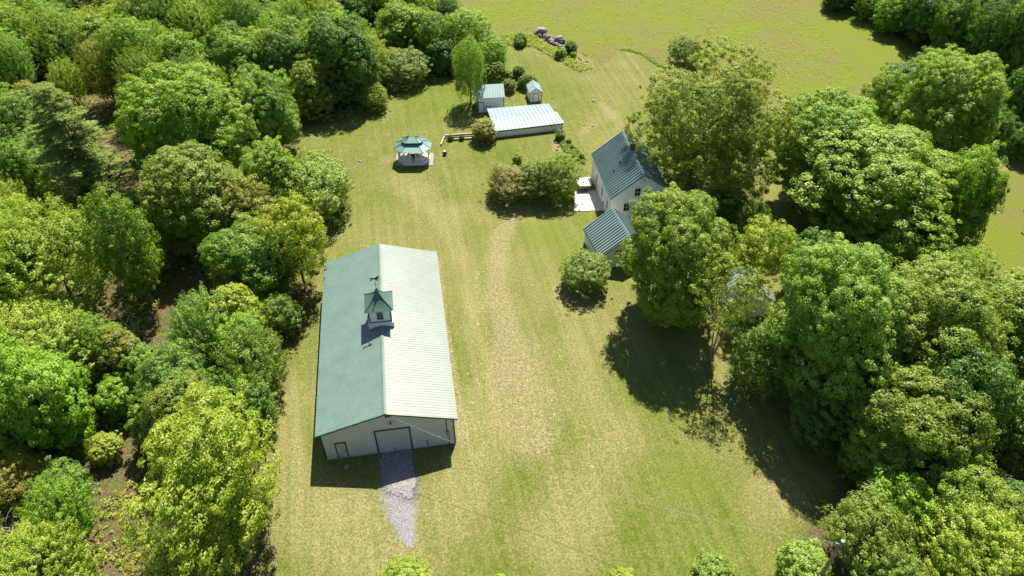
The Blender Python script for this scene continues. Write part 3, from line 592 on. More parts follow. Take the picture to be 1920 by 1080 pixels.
# ---------------------------------------------------------------- foliage
def leafmat(name, gloss=.03, trans=.48):
    m = bpy.data.materials.new(name); m.use_nodes = True; nt = m.node_tree; nt.nodes.clear()
    out = N(m, 'ShaderNodeOutputMaterial'); oi = N(m, 'ShaderNodeObjectInfo'); at1 = N(m, 'ShaderNodeAttribute', attribute_name='v')
    hsv = N(m, 'ShaderNodeHueSaturation'); L(m, oi.outputs['Color'], hsv.inputs['Color'])
    v = at1.outputs['Fac']
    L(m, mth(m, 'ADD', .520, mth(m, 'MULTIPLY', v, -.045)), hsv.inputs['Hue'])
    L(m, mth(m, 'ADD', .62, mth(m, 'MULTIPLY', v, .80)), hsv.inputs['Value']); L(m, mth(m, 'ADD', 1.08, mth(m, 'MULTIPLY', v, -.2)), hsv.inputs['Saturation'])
    d = N(m, 'ShaderNodeBsdfDiffuse'); t = N(m, 'ShaderNodeBsdfTranslucent'); g_ = N(m, 'ShaderNodeBsdfGlossy'); g_.inputs['Roughness'].default_value = .5
    L(m, hsv.outputs[0], d.inputs['Color']); L(m, mix(m, 1.0, hsv.outputs[0], (1.1, 1.35, .45), 'MULTIPLY'), t.inputs['Color'])
    g_.inputs['Color'].default_value = (.8, .9, .8, 1)
    m1 = N(m, 'ShaderNodeMixShader'); m1.inputs[0].default_value = trans; L(m, d.outputs[0], m1.inputs[1]); L(m, t.outputs[0], m1.inputs[2])
    m2 = N(m, 'ShaderNodeMixShader'); m2.inputs[0].default_value = gloss; L(m, m1.outputs[0], m2.inputs[1]); L(m, g_.outputs[0], m2.inputs[2])
    L(m, m2.outputs[0], out.inputs[0]); return m
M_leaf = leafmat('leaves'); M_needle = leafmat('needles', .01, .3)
def nrm(a): return a/(np.linalg.norm(a, axis=-1, keepdims=True)+1e-9)
def leaves_mesh(name, Pc, Nc, rc, nl, rs, size=(.26, .17), v0=None, shoot=None, m=None, flat=.75, S=None):
    """Pc clump centres, Nc clump normals, rc clump radii, nl leaves per clump; shoot = elongation vectors; S = (a, b) half sizes"""
    k = len(Pc); idx = np.repeat(np.arange(k), nl); n = len(idx)
    u = nrm(rs.randn(n, 3)); dd = (u*Nc[idx]).sum(1); fl = dd < -.25; u[fl] -= 2*dd[fl, None]*Nc[idx][fl]
    rr = rc[idx, None]*rs.rand(n, 1)**.35; off = u*rr; off[:, 2] *= flat; p = Pc[idx]+off
    if shoot is not None: p = p+shoot[idx]*(rs.rand(n, 1)**.8)
    nn = nrm(u*.75+Nc[idx]*.35+np.array([0, .12, .55])+rs.randn(n, 3)*.42)
    t1 = nrm(np.cross(nn, rs.randn(n, 3))); t2 = np.cross(nn, t1)
    l = (size[0]/2)*rs.uniform(.5, 1.35, (n, 1)); w_ = (size[1]/2)*rs.uniform(.7, 1.2, (n, 1))
    V = np.stack([p+t1*l, p+t2*w_, p-t1*l, p-t2*w_], 1).reshape(-1, 3)
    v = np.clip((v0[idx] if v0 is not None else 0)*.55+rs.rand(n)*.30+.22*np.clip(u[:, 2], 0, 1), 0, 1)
    if S is not None:            # unit size: half width 1, half height 1
        V = V-np.array([*(np.percentile(V[:, :2], 1, 0)+np.percentile(V[:, :2], 99, 0))/2, (np.percentile(V[:, 2], .5)+np.percentile(V[:, 2], 99.7))/2])
        V = V/np.array([np.percentile(np.hypot(V[:, 0], V[:, 1]), 98.5)]*2+[(np.percentile(V[:, 2], 99.7)-np.percentile(V[:, 2], .5))/2])
    return quick_mesh(name, V, np.arange(4*n).reshape(n, 4), m or M_leaf, v)
def crown(name, a, b, seed, style):
    rs = np.random.RandomState(seed)
    nlob, cr, lr, jl = {'maple': (30, .68, .28, .09), 'loose': (36, .70, .23, .1), 'bushy': (24, .66, .33, .08), 'plume': (26, .62, .33, .09), 'conic': (24, .62, .36, .06), 'willow': (14, .6, .42, .07), 'birch': (18, .64, .32, .1)}[style]
    i = np.arange(nlob)+.5; ph = np.arccos(1-2*i/nlob); th = math.pi*(1+5**.5)*i+rs.rand()*6
    c = np.stack([np.cos(th)*np.sin(ph), np.sin(th)*np.sin(ph), np.cos(ph)], 1)
    c = nrm(c+rs.randn(nlob, 3)*.16)*cr*rs.uniform(.82, 1.13, (nlob, 1)); lrad = lr*rs.uniform(1-jl*3, 1+jl*3, nlob)
    dens = {'maple': 2.1, 'loose': 1.9, 'bushy': 2.3, 'plume': 1.7, 'conic': 2.2, 'willow': 1.8, 'birch': 1.25}[style]
    area = 4*math.pi*((a*a+2*a*b)/3)*1.15; small = min(1.0, max(.42, a/3.2)); nd = int(area*dens/small**2)
    i = np.arange(nd)+.5; ph = np.arccos(1-2*i/nd); th = math.pi*(1+5**.5)*i
    d = np.stack([np.cos(th)*np.sin(ph), np.sin(th)*np.sin(ph), np.cos(ph)], 1); d = nrm(d+rs.randn(nd, 3)*.03)
    dc = d@c.T; disc = dc**2-((c**2).sum(1)[None]-lrad[None]**2); r = np.where(disc > 0, dc+np.sqrt(np.maximum(disc, 0)), -1)
    j = r.argmax(1); rm = r.max(1); ok = rm > 0; rm = np.where(ok, rm, .5); p = d*rm[:, None]; nrm_ = np.where(ok[:, None], nrm(p-c[j]), d)
    v0 = rs.rand(nlob)[j]*.45+rs.rand(nd)*.55
    keep = rs.rand(nd) < np.where(d[:, 2] < -.5, .8, {'loose': .86, 'birch': .8, 'willow': .95}.get(style, .95))
    p, nrm_, v0, d = p[keep], nrm_[keep], v0[keep], d[keep]
    # a second, inner layer that closes the crown
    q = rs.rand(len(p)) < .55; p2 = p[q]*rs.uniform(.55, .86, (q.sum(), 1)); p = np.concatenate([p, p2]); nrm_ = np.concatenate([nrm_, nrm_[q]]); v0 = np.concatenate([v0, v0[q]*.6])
    if style == 'conic': k = 1.15-.75*np.clip((p[:, 2:3]+1)/2, 0, 1)**1.1; p = np.concatenate([p[:, :2]*k, p[:, 2:]], 1)
    sk = {'bushy': .95, 'maple': .62, 'plume': .6, 'conic': .6, 'loose': .4}.get(style, 0)      # low skirts: the foot of the crown stays wide
    rxy = np.hypot(p[:, 0], p[:, 1]); want = sk*np.clip(-p[:, 2], 0, 1)**.5; f_ = np.where((p[:, 2] < 0) & (rxy > .02), np.maximum(1, np.maximum(rxy, want*np.clip(rxy*3, 0, 1))/(rxy+1e-6)), 1); p[:, :2] *= f_[:, None]
    Pc = p*np.array([a, a, b])*.93; Nc = nrm(nrm_/np.array([a, a, b]))
    rc = {'maple': .50, 'loose': .42, 'bushy': .40, 'plume': .30, 'conic': .4, 'willow': .34, 'birch': .42}[style]*small*rs.uniform(.55, 1.45, len(Pc))
    Pc = Pc+Nc*rs.uniform(-.40, .28, (len(Pc), 1))*small+Nc*((rs.rand(len(Pc), 1) < .13)*rs.uniform(.25, .85, (len(Pc), 1)))*small
    sh = None
    if style == 'plume': sh = nrm(Nc*.55+np.array([0, 0, .75])+rs.randn(len(Pc), 3)*.15)*rs.uniform(.5, 1.5, (len(Pc), 1))*small
    if style == 'willow': sh = (np.array([[0, 0, -1.0]])+rs.randn(len(Pc), 3)*.12)*rs.uniform(.6, 1.7, (len(Pc), 1))
    nl = {'maple': 76, 'loose': 66, 'bushy': 56, 'plume': 68, 'conic': 36, 'willow': 34, 'birch': 26}[style]
    sz = {'maple': (.20, .14), 'loose': (.165, .105), 'bushy': (.165, .105), 'plume': (.175, .095), 'conic': (.2, .13), 'willow': (.24, .08), 'birch': (.17, .12)}[style]
    k = .55+.45*small; sz = (sz[0]*k, sz[1]*k)
    return leaves_mesh(name, Pc, Nc, rc, nl, rs, sz, v0, sh, S=(a, b))
def pine_crown(name, a, b, seed):
    rs = np.random.RandomState(seed); Pc = []; Nc = []; sh = []; z = -.92
    while z < .98:
        t = (z+1)/2; rad = (1-t)**.75*rs.uniform(.8, 1.1)+.06; nb = rs.randint(6, 9); a0 = rs.rand()*6.28
        for k in range(nb):
            an = a0+6.28*k/nb+rs.randn()*.2; ln = rad*rs.uniform(.7, 1.12); drop = -.03-.1*(1-t); m = max(3, int(ln*a/.20))
            for j in range(m):
                f = (j+1)/m; w_ = .42*(1-.55*f)*a*rad*.5
                for s_ in (-1, 0, 1, rs.uniform(-.6, .6)):
                    x = f*ln*a; y = s_*w_*min(1, .2+f*1.4); zz = z*b+drop*b*f*f*.6+.10*math.sin(f*3)+rs.randn()*.06
                    Pc.append((math.cos(an)*x-math.sin(an)*y, math.sin(an)*x+math.cos(an)*y, zz)); Nc.append((0, 0, 1)); sh.append((math.cos(an)*.35, math.sin(an)*.35, .05))
        z += .085+.05*rs.rand()
    Pc = np.array(Pc)+rs.randn(len(Pc), 3)*.09; Nc = np.array(Nc, float)
    return leaves_mesh(name, Pc, Nc, np.full(len(Pc), .20), 15, rs, (.30, .06), rs.rand(len(Pc)), np.array(sh), M_needle, .5, S=(a, b))
def trunk_mesh(name, seed, m, multi=1, r0=.04, forks=9, zs=(.35, .85)):
    rs = np.random.RandomState(seed); b = MB()
    for s_ in range(multi):
        ox, oy = (rs.randn(2)*.05*(multi > 1)); lean = rs.randn(2)*(.05 if multi == 1 else .22)
        pts = []; rad = []
        for i in range(8):
            t = i/7; pts.append((ox+lean[0]*t+.02*math.sin(t*5+seed), oy+lean[1]*t, t*.92-.01)); rad.append(r0*(1-.88*t)*(1.25 if i == 0 else 1)/multi**.4)
        b.tube(pts, rad, 8)
        for k in range(forks//multi+1):
            t = rs.uniform(*zs); j = min(6, int(t*7)); p = np.array(pts[j])+(np.array(pts[j+1])-np.array(pts[j]))*(t*7-j); an = rs.rand()*6.28; ln = rs.uniform(.45, .85)*(1.15-t)
            up = rs.uniform(.12, .3); q = [p+np.array([math.cos(an)*ln*f, math.sin(an)*ln*f, up*f**.8*ln*1.4])+rs.randn(3)*.015*f for f in (0, .35, .7, 1)]
            rr = r0*.42*(1-t*.6); b.tube(q, [rr, rr*.75, rr*.5, rr*.2], 6)
            for g_ in range(2):
                e = q[1+g_]; an2 = an+rs.choice([-1, 1])*rs.uniform(.5, 1); l2 = ln*.45
                b.tube([e, e+np.array([math.cos(an2)*l2*.5, math.sin(an2)*l2*.5, l2*.25]), e+np.array([math.cos(an2)*l2, math.sin(an2)*l2, l2*.4])], [rr*.5, rr*.35, rr*.12], 5)
    me = bpy.data.meshes.new(name); me.from_pydata(b.v, [], b.f); me.materials.append(m); me.polygons.foreach_set('use_smooth', [True]*len(me.polygons)); return me
PROTO = {}
def proto(style, a, seed):
    cls = {'maple': [2.3, 4.0, 5.6, 7.6], 'loose': [3.2, 5.2, 7.8], 'bushy': [.8, 1.8, 3.4], 'plume': [3.0, 4.6], 'conic': [3.2], 'willow': [2.8], 'birch': [3.5], 'pine': [4.8]}[style]
    s_ = min(cls, key=lambda v: abs(math.log(v/a))); var = seed % {'maple': 2, 'bushy': 2, 'plume': 2, 'loose': 2}.get(style, 1); key = (style, s_, var)
    if key not in PROTO:
        sd = 100+len(PROTO)*7
        PROTO[key] = pine_crown('crown', s_, s_*2.0, sd) if style == 'pine' else crown('crown', s_, s_*(1.9 if style == 'willow' else 1.25), sd, style)
    return PROTO[key]
TR = {'plain': [trunk_mesh('trunk', s, M_bark) for s in (1, 2, 3)], 'birch': [trunk_mesh('trunk', 5, M_palebark, 3, .045, 12, (.3, .9))], 'bushy': [trunk_mesh('trunk', 7, M_bark, 4, .05, 10, (.1, .8)), trunk_mesh('trunk', 8, M_bark, 5, .05, 12, (.1, .8))], 'pine': [trunk_mesh('trunk', 9, M_bark, 1, .045, 16, (.15, .9))]}
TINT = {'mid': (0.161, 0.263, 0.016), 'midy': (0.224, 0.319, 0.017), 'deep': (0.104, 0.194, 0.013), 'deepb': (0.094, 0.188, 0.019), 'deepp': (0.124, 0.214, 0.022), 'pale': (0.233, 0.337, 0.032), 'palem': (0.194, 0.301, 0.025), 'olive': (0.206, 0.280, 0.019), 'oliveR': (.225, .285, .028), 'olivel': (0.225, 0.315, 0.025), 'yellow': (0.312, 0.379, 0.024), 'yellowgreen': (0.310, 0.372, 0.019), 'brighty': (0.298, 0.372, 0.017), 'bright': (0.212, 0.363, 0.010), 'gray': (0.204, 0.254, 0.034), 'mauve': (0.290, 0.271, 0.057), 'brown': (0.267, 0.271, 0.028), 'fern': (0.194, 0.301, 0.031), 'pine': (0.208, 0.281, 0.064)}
KNAME = {'maple': 'maple_tree', 'loose': 'deciduous_tree', 'bushy': 'shrub', 'plume': 'deciduous_tree', 'conic': 'deciduous_tree', 'willow': 'willow_tree', 'birch': 'birch_tree', 'pine': 'pine_tree'}
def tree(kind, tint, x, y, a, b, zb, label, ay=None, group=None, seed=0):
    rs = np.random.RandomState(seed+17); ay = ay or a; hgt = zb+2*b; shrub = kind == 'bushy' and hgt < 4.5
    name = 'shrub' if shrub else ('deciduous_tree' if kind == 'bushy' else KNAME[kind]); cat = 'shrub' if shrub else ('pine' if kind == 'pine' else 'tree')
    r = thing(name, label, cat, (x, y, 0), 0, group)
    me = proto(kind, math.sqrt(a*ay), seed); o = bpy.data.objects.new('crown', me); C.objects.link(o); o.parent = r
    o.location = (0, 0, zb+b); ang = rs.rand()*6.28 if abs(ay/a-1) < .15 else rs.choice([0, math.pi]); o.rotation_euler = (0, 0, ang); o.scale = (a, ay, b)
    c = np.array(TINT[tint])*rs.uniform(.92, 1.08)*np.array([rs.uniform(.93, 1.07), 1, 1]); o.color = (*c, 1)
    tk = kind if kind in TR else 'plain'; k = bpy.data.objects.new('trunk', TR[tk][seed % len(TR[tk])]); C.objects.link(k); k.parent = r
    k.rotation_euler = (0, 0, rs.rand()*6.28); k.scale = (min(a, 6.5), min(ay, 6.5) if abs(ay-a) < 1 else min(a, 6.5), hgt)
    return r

# kind, tint, x, y, crown half width, crown half height, crown foot height, label, crown half depth
TREES = [
    ('maple', 'midy', 17.34, 56.31, 5.91, 7.03, 1.5, 'big round maple with clumpy dark green crown beside the garage wing of the house', 7.35),
    ('loose', 'oliveR', 24.61, 79.08, 8.3, 9.5, 1.2, 'tall airy olive green tree standing behind the white farmhouse', 9.47),
    ('bushy', 'gray', 30.43, 119.38, 3.02, 2.4, 0.5, 'small greyish bush half hidden behind the airy tree beyond the farmhouse', 3.24),
    ('birch', 'oliveR', 20.79, 49.57, 3.53, 4.79, 5, 'slim olive tree with bare pale trunks in front of the hidden white outbuilding', 3.94),
    ('loose', 'yellowgreen', 26.42, 57.84, 3.11, 4.11, 4, 'yellow green tree directly behind the slim tree with bare trunks', 3.42),
    ('maple', 'pale', 40.15, 77.97, 6.71, 6.73, 1.5, 'broad pale-topped maple, the nearest one to the farmhouse in the group right of it', 7.28),
    ('maple', 'midy', 43.73, 70.04, 10.17, 6.66, 1, 'wide bright green maple in front of the pale-topped maple at the field edge', 10.38),
    ('maple', 'pale', 58.21, 85.48, 6.51, 7.69, 1.5, 'tall pale green maple at the right end of the maple group, standing over the field', 7.19),
    ('maple', 'midy', 52.6, 67.85, 3.94, 6.97, 1, 'green maple below the tall pale one, bordering the small field strip', 4.37),
    ('loose', 'midy', 53.44, 93.66, 3.4, 4.57, 2.5, 'small dark tree with a visible forked trunk between the pale maples at the field', 3.69),
    ('maple', 'deep', 75.56, 95.79, 3.79, 5.77, 1, 'dark round tree at the right picture edge below the far wood', 4.09),
    ('bushy', 'mid', 73.86, 89.12, 2.29, 2.31, 0.5, 'light green bush at the right picture edge beside the field strip', 2.51),
    ('maple', 'pale', 29.73, 45.43, 6.08, 8.08, 1.5, 'large pale cauliflower-topped maple to the right of the hidden outbuilding', 7.24),
    ('maple', 'olive', 34.29, 36.25, 5.04, 5.27, 1, 'olive maple under the near side of the huge olive crown', 5.45),
    ('maple', 'olive', 36.96, 44.91, 6.98, 7.09, 1.5, 'huge olive green maple, the broadest crown on the right side', 7.73),
    ('maple', 'olive', 45.14, 36.83, 3.91, 5.07, 1, 'olive tree at the right picture edge above the large yellow green corner tree', 4.6),
    ('maple', 'olive', 48.74, 46.92, 5.44, 5.74, 1.5, 'olive maple cut by the right picture edge below the small field strip', 5.9),
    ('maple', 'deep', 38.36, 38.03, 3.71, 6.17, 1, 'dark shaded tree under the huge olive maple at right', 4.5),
    ('bushy', 'yellow', 56.1, 58.02, 2.26, 2.19, 0.5, 'bright yellow green shrub at the right edge below the field strip', 2.51),
    ('bushy', 'mid', 24.91, 46.39, 3.26, 3.47, 0.5, 'shaded leafy understorey tree below the large pale maple', 3.85),
    ('bushy', 'deep', 28.26, 40.15, 2.98, 3.38, 0.5, 'dark understorey tree at the foot of the huge olive maple', 3.76),
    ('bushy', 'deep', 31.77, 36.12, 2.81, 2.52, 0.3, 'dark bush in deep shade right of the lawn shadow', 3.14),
    ('maple', 'bright', 32.1, 31.04, 2.76, 2.94, 1, 'fresh bright green round tree at lower right', 3.02),
    ('loose', 'olive', 28.02, 27.84, 3.33, 3.38, 1, 'olive green feathery tree beside the wooden utility pole', 3.48),
    ('plume', 'yellow', 34.98, 24.06, 4.52, 4.79, 1, 'large yellow green tree filling the lower right corner', 5.41),
    ('bushy', 'pale', 23.05, 26.11, 2.19, 1.89, 0.3, 'pale green shrub left of the utility pole', 2.4),
    ('plume', 'olive', 28.68, 24.16, 2.8, 2.96, 1, 'green tree cut by the bottom edge right of the utility pole', 3.13),
    ('bushy', 'pale', 15.63, 25.39, 1.99, 1.7, 0.3, 'pale leafy sapling top at the bottom edge below the lawn', 2.12),
    ('bushy', 'yellow', 8.66, 25.38, 1.17, 1, 0.3, 'yellow green sapling tip at the bottom edge left of the pale sapling', 1.25),
    ('bushy', 'brighty', -8.22, 24.22, 2.71, 1.99, 0.5, 'bright yellow green tree top at the bottom edge below the gravel apron', 2.49),
    ('bushy', 'yellow', -1.01, 25.52, 0.75, 0.66, 0.3, 'tiny yellow green sapling tip at the bottom edge near mid picture', 0.83),
    ('loose', 'olive', 29.78, 70.03, 2.07, 2.62, 1, 'small green tree squeezed between the farmhouse maples', 2.26),
    ('bushy', 'deep', 25.6, 76.21, 5.44, 2.75, 0.3, 'dark shaded shrub mass at the foot of the airy tree behind the farmhouse', 4.94),
    ('bushy', 'oliveR', 8.52, 61.67, 3.01, 2.17, 0.05, 'round clipped olive bush beside the garage wing', 3.08),
    ('bushy', 'mauve', -0.53, 79.46, 3.16, 2.35, 0.05, 'grey mauve lilac bush at left of the shrub clump above the barn', 3.33),
    ('bushy', 'gray', 3.02, 79.49, 2.78, 2.57, 0.05, 'grey green bush in the middle of the shrub clump above the barn', 3.05),
    ('bushy', 'olive', 5.89, 79.54, 3.21, 3.12, 0.05, 'leafy green bush at right of the shrub clump beside the patio', 3.55),
    ('bushy', 'yellow', 0.77, 87.69, 0.8, 0.71, 0.2, 'thin upright sprig standing out above the shrub clump', 0.87),
    ('bushy', 'mauve', -4.23, 94.2, 1.91, 1.65, 0.05, 'mauve blossomed lilac at the left corner of the long low shed', 2.07),
    ('bushy', 'gray', 7.28, 94.46, 0.86, 0.72, 0.03, 'small rounded brown green shrub at the right corner of the long low shed', 0.93),
    ('willow', 'olivel', -6.65, 105.35, 2.85, 5.03, 1, 'tall weeping light green tree beside the two-door shed', 3.12),
    ('bushy', 'bright', -3.37, 116.35, 2.66, 3, 0.5, 'bright green tree just right of the weeping tree', 2.94),
    ('bushy', 'olive', -2.89, 113.34, 1.91, 1.7, 0.1, 'olive shrub behind the two-door shed', 2.08),
    ('bushy', 'deep', 1.15, 114.93, 1.11, 0.96, 0.03, 'dark green shrub in the bed behind the small gable shed', 1.2),
    ('bushy', 'olive', 2.77, 110.93, 1.44, 1.24, 0.03, 'olive shrub touching the back of the small gable shed', 1.56),
    ('bushy', 'gray', -0.53, 109.79, 1.18, 1.01, 0.03, 'grey green shrub between the two small sheds', 1.28),
    ('bushy', 'deep', 10.75, 124.5, 1.24, 1.1, 0.03, 'dark bush at the right end of the boulder pile', 1.34),
    ('bushy', 'yellow', 8.73, 122.64, 1.05, 0.9, 0.03, 'yellow green bush below the boulder pile', 1.14),
    ('bushy', 'olive', 1.58, 128.33, 1.23, 1.03, 0.03, 'green bush at the left end of the boulder pile', 1.33),
    ('maple', 'deepb', -12.14, 116.73, 2.57, 2.79, 0.2, 'round dark green tree at the lawn end left of the weeping tree', 2.79),
    ('loose', 'pale', -7.87, 122.11, 4.55, 4.22, 0.5, 'pale green tree at the corner of woods and upper field', 4.9),
    ('bushy', 'deep', -12.66, 138.61, 2.39, 2.28, 0.5, 'dark conifer-like bush at the top edge beside the upper field', 2.6),
    ('bushy', 'gray', -18.28, 113.26, 4.51, 2.86, 0.1, 'greyish shrub thicket at the far end of the lawn', 4.66),
    ('maple', 'midy', -19.8, 123.79, 4.51, 4.21, 1, 'green tree at the top edge above the grey thicket', 4.86),
    ('bushy', 'olivel', -22.12, 104.07, 2.6, 2.2, 0.05, 'small round open shrub standing on the lawn edge', 2.81),
    ('maple', 'deepp', -27.17, 106.97, 5.72, 6.14, 1, 'big dark clumpy maple at the back of the lawn', 6.2),
    ('maple', 'deepp', -36.76, 108.63, 3.78, 4.97, 1, 'narrow dark clumpy maple left of the big dark maple', 4.13),
    ('conic', 'olive', -31.55, 101.84, 3.97, 4.31, 0.1, 'conical olive tree in front of the dark clumpy maples', 4.31),
    ('maple', 'olive', -38.09, 69.51, 6.05, 5.94, 1.2, 'shaded olive maple in front of the big olive green one in the left woods', 6.52),
    ('maple', 'midy', -42.09, 82.09, 7.68, 7.52, 1.5, 'big olive green maple in the middle of the left woods', 8.48),
    ('maple', 'midy', -30.49, 74.88, 4.06, 5.11, 1, 'green maple at the lawn edge between the pale topped one and the bushy leaning tree', 4.45),
    ('maple', 'palem', -34.81, 89.54, 4.99, 5.71, 1.5, 'pale topped maple at the lawn edge right of the big olive maple', 5.43),
    ('bushy', 'olivel', -25.82, 75.89, 5.4, 4.05, 0.2, 'broad yellow green bushy tree leaning over the lawn below the far gazebo lawn', 5.68),
    ('loose', 'brown', -31.54, 68.17, 3.63, 4.3, 2, 'brownish bronze-leaved tree behind the barn in the left woods', 3.96),
    ('loose', 'yellowgreen', -24.18, 61.12, 3.67, 5.56, 1, 'yellow green tree closest to the back corner of the barn', 4.06),
    ('maple', 'mid', -28.75, 60.11, 5.27, 4.09, 1, 'mid green tree between the bronze tree and the barn', 5.42),
    ('pine', 'pine', -53.11, 74.78, 6.68, 8.74, 1, 'large grey green pine with layered branches in the left woods', 7.53),
    ('plume', 'yellow', -48.94, 57.14, 6.44, 6.19, 1, 'very large bright yellow green tree at the left picture edge', 6.91),
    ('plume', 'yellow', -45.27, 46.22, 5.68, 4.58, 1, 'second bright yellow green tree at the left edge, just below the very large one', 5.76),
    ('loose', 'olive', -41.01, 58, 3.31, 6.61, 3, 'olive tree with grey trunk right of the large bright tree', 3.6),
    ('loose', 'yellowgreen', -41.15, 58.64, 2.5, 3.61, 2, 'small yellow green tree beside the dark hollow in the woods', 2.75),
    ('plume', 'fern', -30.57, 48.6, 3.48, 4.67, 0.6, 'feathery grey green sumac-like tree left of the barn', 3.89),
    ('plume', 'olive', -25.19, 45.71, 3.41, 4, 0.6, 'feathery olive tree left of the middle of the barn', 3.76),
    ('bushy', 'mid', -25.03, 54.21, 2.38, 2.3, 0.3, 'small green tree against the left side of the barn lawn', 2.66),
    ('plume', 'fern', -24.91, 41.48, 3.03, 3.1, 0.5, 'grey green thicket tree left of the barn front', 3.26),
    ('bushy', 'bright', -37.71, 43.54, 2.33, 2.06, 0.3, 'bright green shrub tree in the gap of the left woods', 2.56),
    ('maple', 'bright', -42.16, 40, 3.95, 5.53, 1, 'deep green tree with bright tips at the left edge below the large bright tree', 4.51),
    ('bushy', 'yellowgreen', -37.32, 37.87, 1.52, 1.41, 0.1, 'small bright sapling standing in the clearing at lower left', 1.73),
    ('loose', 'brighty', -23.81, 30.3, 5.02, 6.69, 0.6, 'big yellow green tree in the lower left beside the barn drive', 7.53),
    ('bushy', 'brown', -42.6, 34.01, 2.69, 2.1, 0.5, 'olive brown tree with bare twigs at the left edge', 2.59),
    ('bushy', 'brighty', -38.26, 28.76, 2.23, 1.92, 0.3, 'vivid green bush at the lower left corner edge', 2.71),
    ('plume', 'yellow', -35.41, 24.52, 4.24, 4.04, 0.3, 'pale yellow green tree filling the lower left corner', 3.82),
    ('plume', 'midy', -74.36, 114.91, 5.35, 5.22, 1, 'bright green tree with upright plumes near the top left corner', 5.8),
    ('plume', 'pale', -79.07, 105.52, 3.74, 5.16, 1, 'pale green tree at the left picture edge near the top', 4.05),
    ('plume', 'yellow', -56.88, 124.77, 4.21, 4.53, 1, 'vivid yellow green tree at the top edge left of the dark maples', 4.57),
    ('plume', 'brown', -64.49, 105.33, 3.68, 4.81, 1, 'bronze tinged tree in the upper left woods', 4),
    ('plume', 'yellow', -70.35, 104.85, 2.66, 3.42, 1, 'small bright yellow tree peeking up above the grey pine', 2.88),
    ('plume', 'olive', -55.61, 100.4, 4.15, 5.07, 1, 'olive plumed tree above the big olive maple', 4.51),
    ('bushy', 'gray', -82.97, 139.45, 4.15, 3.01, 1, 'dull grey green tree at the top edge left', 4.45),
    ('maple', 'palem', -43.64, 107.15, 3.73, 4.86, 1, 'pale clumpy tree left of the narrow dark maple', 4.07),
    ('maple', 'deep', -27.99, 133.37, 3.74, 3.53, 1, 'dark tree at the top edge above the big dark maple', 4.04),
    ('maple', 'deep', 65.93, 144.6, 3.06, 2.58, 0.3, 'first dark tree where the far wood starts at the top edge', 3.29),
    ('loose', 'olive', 69.71, 139.89, 2.82, 2.75, 0.3, 'light leafy tree at the edge of the far wood', 3.05),
    ('maple', 'bright', 72.18, 133.53, 3.28, 3.34, 0.3, 'fresh green tree on the far wood edge', 3.55),
    ('loose', 'deepb', 74.48, 127.94, 3.29, 5.08, 0.3, 'dark green tree on the far wood edge above the stone', 3.53),
    ('maple', 'mid', 77.99, 122.77, 3.75, 5.54, 0.3, 'taller green tree standing in the far wood at upper right', 4.04),
    ('loose', 'deepb', 79.79, 115.94, 3.46, 6.31, 0.3, 'dark tree of the far wood near the right edge', 3.71),
    ('maple', 'mid', 85.94, 115.41, 4.09, 7.18, 0.3, 'green tree of the far wood at the upper right corner', 4.4),
]
